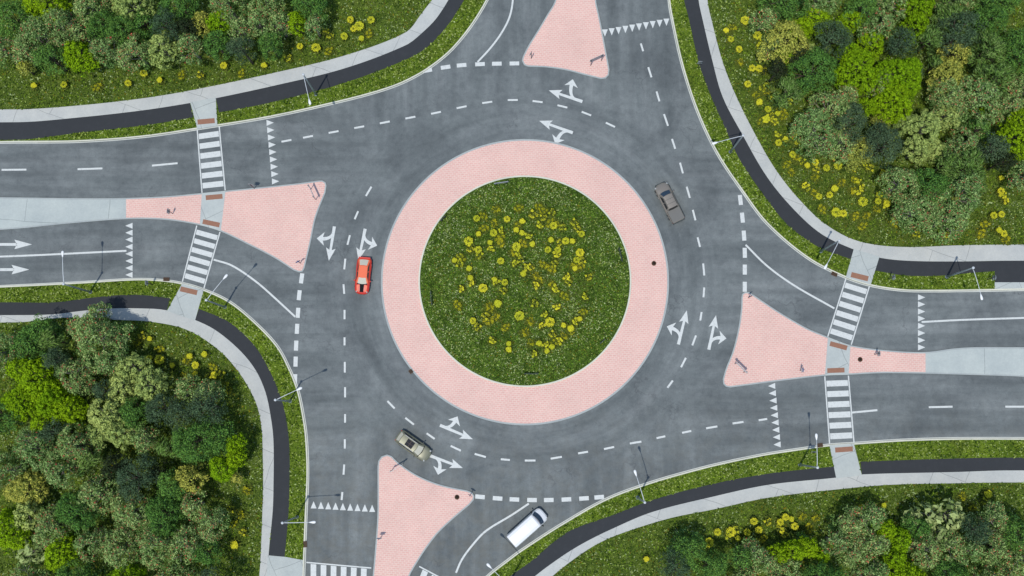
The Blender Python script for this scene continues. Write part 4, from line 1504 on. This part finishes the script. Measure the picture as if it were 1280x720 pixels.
# x, y (crown centre in plan picture units), radius, kind
TREES = {
    'upper right': [
        (984, 48, 27, 'yellow'), (958, 22, 17, 'rowan'), (1002, 34, 16, 'lime'), (983, 66, 12, 'lime'), (1022, 22, 17, 'lime'), (1043, 44, 22, 'spruce'), (1066, 24, 15, 'lime'),
        (1010, 62, 11, 'pale'), (997, 66, 15, 'dark'), (973, 86, 13, 'dark'), (966, 55, 14, 'rowan'), (1062, 62, 13, 'lime'), (1020, 84, 30, 'green'), (984, 112, 20, 'willow'), (1075, 84, 26, 'lime'),
        (1092, 52, 17, 'lime'), (1104, 100, 17, 'rowan'), (1128, 92, 29, 'lime'), (1121, 122, 25, 'lime'), (1148, 30, 16, 'lime'), (1130, 50, 19, 'spruce'), (1146, 90, 8.5, 'spruce'),
        (1100, 30, 22, 'rowan'), (1080, 8, 22, 'green'), (1120, 4, 20, 'rowan'), (1164, 48, 18, 'willow'), (1190, 18, 22, 'willow'), (1206, 34, 27, 'spruce'), (1240, 22, 22, 'green'), (1236, 60, 28, 'willow'), (1247, 95, 24, 'willow'),
        (1196, 66, 17, 'yellow'), (1187, 94, 22, 'yellow'), (1202, 100, 11, 'pale'), (1172, 78, 10, 'willow'), (1190, 120, 24, 'rowan'), (1228, 122, 32, 'rowan'), (1240, 138, 11, 'lime'), (1262, 130, 20, 'rowan'),
        (1045, 134, 26, 'rowan'), (1022, 160, 30, 'rowan'), (1060, 118, 16, 'rowan'), (1085, 132, 12, 'lime'), (1064, 152, 24, 'spruce'), (1104, 150, 11, 'yellow'), (1107, 182, 23, 'spruce'), (1100, 166, 16, 'spruce'),
        (1050, 178, 22, 'rowan'), (1078, 186, 17, 'yellow'), (1069, 198, 12, 'yellow'), (1158, 160, 24, 'pale'), (1184, 144, 17, 'pale'), (1150, 185, 16, 'pale'), (1170, 185, 14, 'pale'), (1134, 152, 12, 'pale'),
        (1206, 178, 20, 'rowan'), (1210, 205, 25, 'willow'), (1186, 202, 16, 'willow'), (1242, 184, 19, 'spruce'), (1256, 200, 14, 'dark'), (1225, 160, 14, 'green'),
        (1130, 228, 24, 'rowan'), (1168, 232, 26, 'green'), (1206, 240, 28, 'rowan'), (1150, 262, 26, 'rowan'), (1188, 272, 27, 'rowan'), (1170, 248, 17, 'rowan'), (1222, 225, 14, 'willow'), (1190, 246, 11, 'yellow'),
        (1285, 60, 30, 'green'), (1290, 110, 26, 'rowan'), (1285, 165, 28, 'lime'), (1290, 215, 20, 'rowan'), (985, -8, 28, 'green'), (1030, -12, 26, 'rowan'), (1150, -18, 28, 'lime'), (1200, -14, 26, 'rowan'), (1255, -18, 30, 'green')],
    'lower left': [
        (30, 432, 23, 'green'), (50, 415, 19, 'green'), (62, 425, 16, 'willow'), (98, 410, 17, 'rowan'), (120, 395, 16, 'rowan'), (116, 425, 30, 'rowan'), (142, 420, 18, 'rowan'), (68, 452, 16, 'spruce'),
        (88, 465, 20, 'rowan'), (45, 478, 27, 'lime'), (24, 462, 18, 'lime'), (24, 500, 24, 'lime'), (60, 500, 20, 'lime'), (82, 512, 20, 'lime'), (50, 530, 15, 'lime'), (74, 478, 10, 'lime'),
        (135, 452, 18, 'rowan'), (160, 462, 20, 'pale'), (184, 482, 20, 'pale'), (150, 485, 20, 'pale'), (128, 488, 13, 'spruce'), (98, 482, 14, 'rowan'), (130, 520, 24, 'pale'), (148, 540, 20, 'pale'), (165, 515, 20, 'green'), (176, 548, 17, 'rowan'), (120, 545, 14, 'pale'),
        (200, 510, 20, 'spruce'), (232, 488, 17, 'rowan'), (258, 490, 16, 'rowan'), (255, 508, 23, 'spruce'), (222, 520, 18, 'spruce'), (240, 552, 28, 'green'), (272, 548, 19, 'green'), (292, 555, 12, 'lime'), (274, 586, 15, 'lime'), (292, 573, 12, 'lime'),
        (210, 560, 15, 'willow'), (295, 597, 6, 'yellow'), (64, 540, 14, 'spruce'), (40, 560, 26, 'rowan'), (90, 556, 24, 'rowan'), (70, 585, 24, 'rowan'), (110, 575, 17, 'willow'), (28, 612, 22, 'yellow'), (30, 645, 18, 'pale'),
        (165, 598, 26, 'spruce'), (140, 585, 16, 'dark'), (235, 600, 17, 'yellow'), (212, 610, 19, 'green'), (195, 590, 11, 'dark'), (120, 620, 26, 'rowan'), (90, 640, 25, 'green'), (60, 660, 24, 'rowan'), (160, 640, 25, 'rowan'), (200, 645, 24, 'green'), (240, 632, 18, 'rowan'), (262, 655, 20, 'rowan'),
        (38, 690, 18, 'broad'), (72, 690, 22, 'lime'), (110, 680, 20, 'rowan'), (145, 686, 24, 'rowan'), (190, 682, 25, 'rowan'), (228, 684, 22, 'rowan'), (255, 692, 16, 'green'), (-5, 440, 24, 'rowan'), (-8, 520, 26, 'green'), (-5, 590, 24, 'rowan'), (2, 665, 26, 'lime'),
        (30, 735, 26, 'rowan'), (90, 735, 28, 'green'), (150, 738, 26, 'lime'), (210, 735, 26, 'rowan'), (265, 738, 22, 'spruce')],
    'lower right': [
        (862, 690, 22, 'green'), (845, 710, 20, 'spruce'), (890, 708, 20, 'green'), (928, 700, 15, 'green'), (945, 690, 14, 'rowan'), (958, 705, 16, 'rowan'), (975, 695, 12, 'lime'), (995, 690, 13, 'lime'), (1012, 684, 12, 'lime'), (1028, 694, 10, 'lime'), (1005, 674, 5, 'green'),
        (1048, 678, 17, 'rowan'), (1066, 655, 18, 'rowan'), (1090, 650, 19, 'rowan'), (1070, 690, 20, 'rowan'), (1094, 680, 18, 'rowan'), (1108, 662, 13, 'lime'), (1128, 676, 14, 'lime'), (1122, 698, 13, 'lime'), (1150, 660, 16, 'green'), (1142, 646, 11, 'broad'), (1166, 645, 14, 'broad'), (1190, 645, 17, 'broad'), (1172, 668, 13, 'broad'), (1205, 650, 9, 'broad'),
        (1160, 688, 20, 'rowan'), (1190, 684, 20, 'rowan'), (1215, 690, 18, 'rowan'), (1222, 662, 17, 'spruce'), (1244, 652, 20, 'rowan'), (1245, 685, 20, 'rowan'), (1236, 672, 10, 'dark'), (1275, 670, 22, 'green'), (1280, 700, 22, 'rowan'),
        (985, 725, 24, 'rowan'), (1035, 728, 24, 'green'), (1090, 725, 22, 'rowan'), (1140, 728, 22, 'lime'), (1195, 725, 24, 'green'), (1245, 728, 24, 'rowan'), (930, 732, 20, 'rowan')],
    'upper left': [
        (40, 42, 26, 'rowan'), (72, 30, 24, 'rowan'), (96, 38, 18, 'rowan'), (28, 66, 15, 'rowan'), (125, 28, 20, 'green'), (150, 34, 20, 'green'), (178, 28, 18, 'green'), (205, 28, 20, 'spruce'), (232, 34, 15, 'dark'), (250, 28, 14, 'yellow'), (272, 26, 15, 'lime'),
        (300, 34, 17, 'rowan'), (322, 28, 18, 'rowan'), (348, 28, 17, 'rowan'), (370, 26, 13, 'lime'), (392, 30, 14, 'rowan'), (30, 84, 9, 'yellow'), (60, 70, 20, 'green'), (95, 66, 20, 'lime'), (130, 60, 20, 'rowan'), (165, 62, 22, 'rowan'), (200, 58, 20, 'pale'), (235, 56, 18, 'rowan'),
        (268, 52, 18, 'green'), (300, 58, 16, 'spruce'), (335, 52, 16, 'green'), (10, 20, 26, 'green'), (50, -2, 26, 'lime'), (110, 2, 26, 'rowan'), (160, 2, 24, 'pale'), (220, 0, 26, 'green'), (280, 0, 24, 'rowan'), (330, -2, 24, 'rowan'), (385, 0, 22, 'green'), (2, 60, 18, 'rowan')],
}
KN = {'lime': ('lime_bush', 'lime green bushy tree', 'tree'), 'spruce': ('blue_green_tree', 'fine dark blue-green tree', 'tree'), 'rowan': ('berry_tree', 'grey-green tree with red berries', 'tree'),
      'pale': ('pale_tree', 'pale green clumpy tree', 'tree'), 'green': ('green_tree', 'mid green leafy tree', 'tree'), 'willow': ('feathery_tree', 'feathery long-leaved green tree', 'tree'),
      'yellow': ('golden_bush', 'golden olive bush', 'bush'), 'dark': ('dark_bush', 'very dark green bush', 'bush'), 'broad': ('broadleaf_bush', 'pale large-leaved bush', 'bush')}


def ordinal(i):
    if i == 1:
        return ''
    return '%d%s ' % (i, 'th' if 10 <= i % 100 <= 20 else {1: 'st', 2: 'nd', 3: 'rd'}.get(i % 10, 'th'))


def place_tree(px, py, rpx, kind, zone, label):
    Rm = rpx / 10.0 * 1.10
    cls = min((0.7, 1.1, 1.5, 1.9, 2.3, 2.8, 3.3), key=lambda c: abs(c - Rm))
    me, tm, hgt, depth = tree_proto(kind, cls, random.randrange(2))
    sc = Rm / cls
    if kind in ('spruce', 'dark') and Rm < 2.0:      # these stand proud of their neighbours
        lift = 1.12
    elif Rm < 1.0:
        lift = 0.8
    else:
        lift = random.uniform(0.92, 1.06)
    zc = hgt * lift * (0.82)
    p = P(px, py, zc)
    nm, _, cat = KN[kind]
    root = empty(nm, (p.x, p.y, 0.1), random.uniform(-0.5, 0.5) if kind == 'willow' else random.uniform(0, 6.28))
    root.scale = (sc, sc, lift)
    tag(root, label, cat, '%ss of the %s wood' % (KN[kind][1], zone))
    link('trunk', tm, root)
    link('crown', me, root)


for zone, lst in TREES.items():
    byk = {}
    for t in lst:
        byk.setdefault(t[3], []).append(t)
    for kind, L in byk.items():
        L.sort(key=lambda t: t[0])
        for i, (x, y, r_, k_) in enumerate(L):
            size = 'small ' if r_ < 14 else ('large ' if r_ > 23 else '')
            lab = '%s%s, %sof its kind from left, %s wood' % (size, KN[kind][1], ordinal(i + 1) if i else 'first ', zone)
            if len(L) == 1:
                lab = '%s%s, the only one in the %s wood' % (size, KN[kind][1], zone)
            place_tree(x, y, r_, k_, zone, lab)

# ------------------------------------------------------------------ yellow flowering plants
M['petal'] = leafmat('petal_yellow', (0.60, 0.60, 0.035), 0.28)
M['petal_olive'] = leafmat('petal_olive', (0.38, 0.37, 0.016), 0.3)
M['stem'] = leafmat('stem_green', (0.10, 0.13, 0.02), 0.35)


def join(me, mb):
    bm = bmesh.new()
    bm.from_mesh(me)
    vs = [bm.verts.new(v) for v in mb.v]
    for f, m in zip(mb.f, mb.m):
        bm.faces.new([vs[i] for i in f]).material_index = m
    bm.to_mesh(me)
    bm.free()
    return me


def flower_mesh(form, olive, var):
    rg = np.random.default_rng(hash(form) % 1000 if False else len(form) * 97 + var * 13 + olive * 7)
    P_, S_, I_, N_ = [], [], [], []
    zt = 0.95 if not olive else 0.5

    def umbel(cx, cy, r, z, k):
        a = rg.uniform(0, 6.283, k)
        q = np.sqrt(rg.uniform(0, 1, k)) * r
        P_.append(np.stack([cx + q * np.cos(a), cy + q * np.sin(a), z + 0.25 * r * (1 - (q / r) ** 2) + rg.normal(size=k) * 0.015], 1))
        S_.append(rg.uniform(0.07, 0.13, k))
        I_.append(np.zeros(k))
        N_.append(np.stack([rg.normal(size=k) * 0.35, rg.normal(size=k) * 0.35, np.ones(k)], 1))
    arms = []
    if form == 'disc':
        umbel(0, 0, 0.30, zt, 170)
        for i in range(5):
            a = rg.uniform(0, 6.28)
            umbel(0.20 * math.cos(a), 0.20 * math.sin(a), 0.19, zt - 0.04, 34)
    elif form == 'ring':
        m = 7
        for i in range(m):
            a = i * 6.283 / m + rg.uniform(-0.15, 0.15)
            umbel(0.29 * math.cos(a), 0.29 * math.sin(a), 0.175, zt + rg.uniform(-0.1, 0.1), 44)
        umbel(0.05, 0.03, 0.09, zt - 0.15, 10)
        arms = [(i * 6.283 / m, 0.29) for i in range(m)]
    else:
        arms = []
        for i in range(6):
            a = i * 6.283 / 6 + rg.uniform(-0.5, 0.5)
            d = rg.uniform(0.12, 0.42)
            umbel(d * math.cos(a), d * math.sin(a), rg.uniform(0.10, 0.16), zt + rg.uniform(-0.2, 0.1), 32)
            arms.append((a, d))
    if olive:
        for j in range(len(P_)):
            keep = rg.uniform(size=len(P_[j])) < 0.55
            P_[j], S_[j], I_[j], N_[j] = P_[j][keep], S_[j][keep], I_[j][keep], N_[j][keep]
    for a, d in arms:
        for u in np.linspace(0.0, 1.0, 9):
            P_.append(np.array([[d * u * math.cos(a), d * u * math.sin(a), zt - 0.17 + 0.14 * u]]))
            S_.append(np.array([0.17]))
            I_.append(np.ones(1))
            N_.append(np.array([[0.1, 0.1, 1.0]]))
    k = 30
    a = rg.uniform(0, 6.283, k)
    q = np.sqrt(rg.uniform(0, 1, k)) * 0.55
    P_.append(np.stack([q * np.cos(a), q * np.sin(a), rg.uniform(zt * 0.55, zt * 0.75, k)], 1))
    S_.append(rg.uniform(0.14, 0.3, k))
    I_.append(np.ones(k))
    N_.append(np.stack([rg.normal(size=k) * 0.6, rg.normal(size=k) * 0.6, np.ones(k)], 1))
    me = leaves_mesh('flower_' + form, np.concatenate(P_), np.concatenate(N_), np.concatenate(S_), 0.6, np.concatenate(I_), [M['petal_olive'] if olive else M['petal'], M['stem']])
    mb = MB()
    for a, d in (arms or [(j * 1.047, 0.36) for j in range(6)]):
        mb.tube([(0, 0, zt * 0.6), (d * math.cos(a), d * math.sin(a), zt - 0.08)], [0.014, 0.01], 5, 1)
    return join(me, mb)


def stem_mesh(olive):
    mb = MB()
    zt = 0.9 if not olive else 0.45
    mb.tube([(0, 0, 0), (0, 0, zt * 0.6)], [0.025, 0.018], 5)
    for i in range(6):
        a = i * 1.047
        mb.tube([(0, 0, zt * 0.5), (0.28 * math.cos(a), 0.28 * math.sin(a), zt)], [0.014, 0.008], 4)
    rg = np.random.default_rng(3)
    k = 60
    a = rg.uniform(0, 6.283, k)
    q = np.sqrt(rg.uniform(0, 1, k)) * 0.5
    pos = np.stack([q * np.cos(a), q * np.sin(a), rg.uniform(0.06, zt * 0.6, k)], 1)
    lv = leaves_mesh('flower_stem', pos, np.stack([rg.normal(size=k) * 0.6, rg.normal(size=k) * 0.6, np.ones(k)], 1), rg.uniform(0.14, 0.3, k), 0.6, np.zeros(k), [M['stem']])
    return join(lv, mb)
    t = bpy.data.meshes.new('flower_stem')
    t.from_pydata(mb.v, [], mb.f)
    t.materials.append(M['stem'])
    t.update()
    return t


FM = {(f, o, v): flower_mesh(f, o, v) for f in ('disc', 'ring', 'ragged') for o in (0, 1) for v in (0, 1)}
SM = {o: stem_mesh(o) for o in (0, 1)}


def zl(ox, oy, s, txt):
    out = []
    for t in txt.split():
        q = t.split(',')
        out.append((ox + float(q[0]) / s, oy + float(q[1]) / s, q[2] if len(q) > 2 else 'g'))
    return out


# d disc, r ring, g ragged, o olive; capital = big
ISL = zl(520, 210, 5.143, '390,325,r 585,328,r 683,343,d 645,396,d 683,416,d 545,405,g 500,418,r 402,422,d 338,470,R 475,478,d 478,515,g 350,520,g 400,525,r 405,560,g 282,565,g 247,594,d 282,613,g 545,596,r 340,645,d 350,705,d 645,505,R 690,480,o 655,555,g 670,590,g 632,610,g 712,635,g 690,680,d 505,715,d 430,305,o 520,265,o 660,250,o 540,475,o 505,345,o 435,385,o') + \
    zl(660, 210, 5.143, '35,300,G 157,283,g 100,318,g 75,372,g 165,370,r 222,380,g 298,352,g 318,388,g 345,423,r 148,460,d 242,468,r 287,468,d 205,480,g 30,488,d 128,525,r 192,525,r 187,562,g 335,545,R 312,592,r 345,595,g 172,610,g 302,645,d 5,440,g 18,640,g 95,620,o 75,245,o 50,695,o 255,700,G 393,700,g 100,270,o') + \
    zl(520, 350, 5.143, '295,53,g 360,15,g 430,52,R 510,10,g 570,15,r 562,65,g 525,150,D 465,170,o 447,228,g 365,262,r 393,300,g 490,395,g 597,408,d 595,448,d 665,228,R 575,300,o 270,160,o 700,340,o 520,235,o') + \
    zl(660, 350, 5.143, '55,28,g 262,12,g 175,62,G 240,100,o 365,112,g 45,150,g 190,175,g 112,222,g 140,270,R 85,290,g 230,290,d 300,270,g 333,250,d 275,312,D 157,350,g 205,385,g 70,405,d 153,427,d 120,455,d 118,415,g 45,472,g 15,270,o 20,405,o 235,365,o 355,205,o 150,25,o')
MEA = {
    'upper right': zl(940, 150, 4.8, '255,75,r 155,90,g 203,115,d 160,135,r 275,130,r 305,128,g 248,105,g 243,207,r 298,243,g 332,273,d 382,253,r 388,294,g 447,288,r 482,217,g 517,272,R 610,292,g 672,265,g 710,285,g 792,325,R 638,365,g 655,410,g 640,435,g 497,410,D 466,450,r 402,458,r 315,390,g 335,405,g 380,430,o 665,490,R 767,445,r 755,488,r 805,505,g 503,555,R 547,562,r 85,5,g 135,8,g 215,265,o 243,305,o 550,370,o 630,575,o 700,570,o 758,538,o 670,630,o 430,530,o 390,340,o') +
    zl(900, 20, 5.143, '163,28,R 40,90,d 70,148,r 240,127,R 262,175,g 262,200,g 272,240,g 123,212,r 208,335,r 252,338,r 292,338,o 177,440,r 272,465,g 300,448,g 325,525,d 253,550,D 450,540,g 308,600,r 300,660,D 330,640,g 370,625,d 350,670,g 135,295,o 90,70,o 230,500,o 420,640,o 395,600,o') +
    zl(1080, 150, 4.5, '112,308,R 130,472,r 295,642,g 468,647,r 775,325,d 770,400,r 790,425,g 728,537,r 775,530,r 760,620,d 785,640,r 800,450,g 525,605,g 180,575,o 670,640,o 690,580,o 135,440,o'),
    'lower left': zl(160, 400, 4.5, '122,105,d 75,90,g 118,215,r 176,224,R 247,255,d 346,203,d 430,193,d 377,253,r 380,302,d 338,333,d 482,310,D 445,322,g 522,307,g 550,365,o 50,130,o 170,165,o 320,225,o 310,320,o 555,400,o 470,265,o') + [(293, 681, 'D'), (301, 643, 'o'), (290, 655, 'o'), (307, 612, 'o'), (303, 665, 'g'), (288, 636, 'g')],
    'lower right': zl(800, 590, 4.923, '425,435,R 478,370,r 560,370,R 585,355,g 545,385,g 602,408,d 660,370,r 700,302,r 730,355,r 790,308,g 862,308,r 895,278,r 930,290,d 865,330,g 880,370,g 890,385,g 952,335,r 40,535,d 1000,278,o 1082,285,o 665,410,o 1050,345,o 760,415,o') + [(1105, 632, 'd'), (1236, 618, 'D'), (1231, 627, 'g'), (1216, 635, 'o'), (1076, 636, 'o'), (1205, 622, 'o')],
    'upper left': [(438, 25, 'r'), (449, 32, 'R'), (442, 36, 'r'), (464, 25, 'r'), (407, 38, 'g'), (412, 44, 'g'), (42, 107, 'd'), (25, 82, 'g'), (430, 45, 'r'), (452, 48, 'd'), (395, 60, 'R'), (360, 72, 'g'), (330, 82, 'd'), (300, 90, 'o'), (410, 62, 'o'), (375, 58, 'r'), (280, 82, 'r'), (250, 94, 'g'), (200, 100, 'd'), (160, 104, 'r'), (120, 108, 'o'), (80, 106, 'r'), (225, 92, 'o'), (180, 92, 'r'), (460, 40, 'o')],
}
rx = random.Random(5)
yel = [t for t in ISL if t[2].lower() != 'o']
for x, y, c in rx.sample(yel, 14):
    ISL.append((x + rx.uniform(-8, 8), y + rx.uniform(-8, 8), 'o'))
yel = [t for t in MEA['upper right'] if t[2].lower() != 'o']
for x, y, c in rx.sample(yel, 8):
    MEA['upper right'].append((x + rx.uniform(-7, 7), y + rx.uniform(-7, 7), 'o'))
FN = {'d': 'round', 'r': 'ringlike', 'g': 'ragged', 'o': 'faded olive'}


def flower(px, py, code, z0, label, group):
    big = code.isupper()
    c = code.lower()
    olive = 1 if c == 'o' else 0
    form = {'d': 'disc', 'r': 'ring', 'g': 'ragged', 'o': 'ragged'}[c]
    p = P(px, py, z0 + 0.9)
    s = (1.28 if big else 1.12 if c == 'g' else 0.98) * random.uniform(0.92, 1.08) * (1.35 if olive else 1.0)
    root = empty('flowering_plant', (p.x, p.y, z0), random.uniform(0, 6.28))
    root.scale = (s, s, random.uniform(0.85, 1.1))
    tag(root, label, 'flower', group)
    link('stem', SM[olive], root)
    link('flower_head', FM[(form, olive, random.randrange(2))], root)


hrs = ['twelve', 'one', 'two', 'three', 'four', 'five', 'six', 'seven', 'eight', 'nine', 'ten', 'eleven']
byh = {}
for x, y, c in ISL:
    dx, dy = x - 656, 350.5 - y
    h = round((math.degrees(math.atan2(dx, dy)) % 360) / 30) % 12
    byh.setdefault((h, c.lower()), []).append((math.hypot(dx, dy), x, y, c))
for (h, c), L in byh.items():
    L.sort()
    for i, (d, x, y, cc) in enumerate(L):
        w = 'yellow ' if c != 'o' else ''
        lab = '%s %sflower clump towards %s o\'clock on the central island' % (FN[c], w, hrs[h])
        if len(L) > 1:
            lab += ', %s from its middle' % (ordinal(i + 1).strip() or 'first')
        q = P(x, y)
        flower(x, y, cc, lawn_z(q.x, q.y) - 0.03, lab, 'yellow flower clumps on the central island')
for zone, L in MEA.items():
    byc = {}
    for t in L:
        byc.setdefault(t[2].lower(), []).append(t)
    for c, LL in byc.items():
        LL.sort()
        for i, (x, y, cc) in enumerate(LL):
            w = 'yellow ' if c != 'o' else ''
            lab = '%s %sflower clump in the %s meadow, %s such from the left' % (FN[c], w, zone, ordinal(i + 1).strip() or 'first')
            flower(x, y, cc, 0.1, lab, 'yellow flower clumps in the %s meadow' % zone)


# ------------------------------------------------------------------ grass blades and clover, as one mass per area
def inside(poly_, X, Y):
    res = np.zeros(len(X), bool)
    pts = np.array(poly_)
    x0, y0 = pts[:, 0], pts[:, 1]
    x1, y1 = np.roll(x0, -1), np.roll(y0, -1)
    for a, b, c, d in zip(x0, y0, x1, y1):
        if b == d:
            continue
        m = ((b > Y) != (d > Y))
        res ^= m & (X < (c - a) * (Y - b) / (d - b) + a)
    return res


X0, X1 = P(-40, 360).x, P(1320, 360).x
Y0, Y1 = P(640, 760).y, P(640, -40).y
corners = {'NE': [(eE, eN)], 'SE': [(eE, eS)], 'SW': [(eW, eS)], 'NW': [(eW, eN)]}


def tufts(name, X, Y, Z, mats, probs, smin, smax, label):
    k = len(X)
    # clover gathers in drifts
    dr = np.sin(X * 0.55 + 1.3 * np.sin(Y * 0.4)) + np.sin(Y * 0.63 + 1.7 * np.sin(X * 0.31 + 2)) + 0.6 * np.sin(X * 1.7 + Y * 1.3)
    keep_w = rng.uniform(size=k) < np.clip(0.5 + dr * 0.4, 0.06, 1)
    pos = np.stack([X, Y, Z + rng.uniform(0.03, 0.14, k)], 1)
    nr = np.stack([rng.normal(size=k) * 0.55, rng.normal(size=k) * 0.55, np.ones(k)], 1)
    mi = rng.choice(len(mats), size=k, p=probs)
    mi = np.where((mi == 3) & ~keep_w, 0, mi)
    dk = np.sin(X * 1.9 + 2 * np.sin(Y * 0.9)) + np.sin(Y * 2.3 + 2 * np.sin(X * 1.1 + 1)) + np.sin((X - Y) * 0.8 + np.sin(Y * 2.7))
    mi = np.where((dk > 0.7) & (rng.uniform(size=k) < 0.38), 1, mi)
    sz = rng.uniform(smin, smax, k)
    me = leaves_mesh(name, pos, nr, sz, 0.5, mi, mats)
    return tag(link(name, me), label, 'grass', kind='stuff')


gA = leafmat('blade_green', (0.125, 0.205, 0.015), 0.6)
gB = leafmat('blade_deep', (0.035, 0.075, 0.008), 0.4)
gC = leafmat('blade_light', (0.28, 0.36, 0.09), 0.35)
gW = leafmat('clover_white', (0.36, 0.45, 0.20), 0.35)
gI = leafmat('blade_island', (0.10, 0.19, 0.02), 0.5)
gO = leafmat('blade_olive', (0.17, 0.145, 0.012), 0.4)
hard = lambda X, Y: np.any([inside(h, X, Y) for h in HARD_POLYS], axis=0)
# verge and meadow
N1 = 210000
X, Y = rng.uniform(X0, X1, N1), rng.uniform(Y0, Y1, N1)
notroad = np.zeros(N1, bool)
inverge = np.zeros(N1, bool)
for k_, vp in zip(('NE', 'SE', 'SW', 'NW'), VERGE_POLYS):
    inverge |= inside(vp, X, Y)
    bp = [(p.x, p.y) for p in offset(curves[k_], 0.25)] + corners[k_]
    notroad |= inside(bp, X, Y)
hd_ = hard(X, Y)
mv = inverge & ~hd_ & notroad
mm_ = notroad & ~inverge & ~hd_
tufts('verge_grass', X[mv], Y[mv], np.full(mv.sum(), 0.106), [gA, gB, gC, gW], [0.36, 0.30, 0.25, 0.09], 0.18, 0.40, 'bright tufted grass and clover on the verges beside the kerbs')
tufts('meadow_grass', X[mm_], Y[mm_], np.full(mm_.sum(), 0.10), [gA, gB, gC, gW, gO], [0.34, 0.30, 0.16, 0.14, 0.06], 0.18, 0.38, 'rough meadow grass with white clover under and before the woods')
N2 = 34000
a = rng.uniform(0, 2 * math.pi, N2)
q = np.sqrt(rng.uniform(0, 1, N2)) * (rr - 0.15)
X, Y = q * np.cos(a), q * np.sin(a)
Z = 0.15 + 0.6 * (1 - (q / rr) ** 2)
tufts('island_grass', X, Y, Z, [gI, gB, gC, gW, gO], [0.40, 0.27, 0.10, 0.19, 0.04], 0.14, 0.32, 'rough grass with white clover covering the central island')
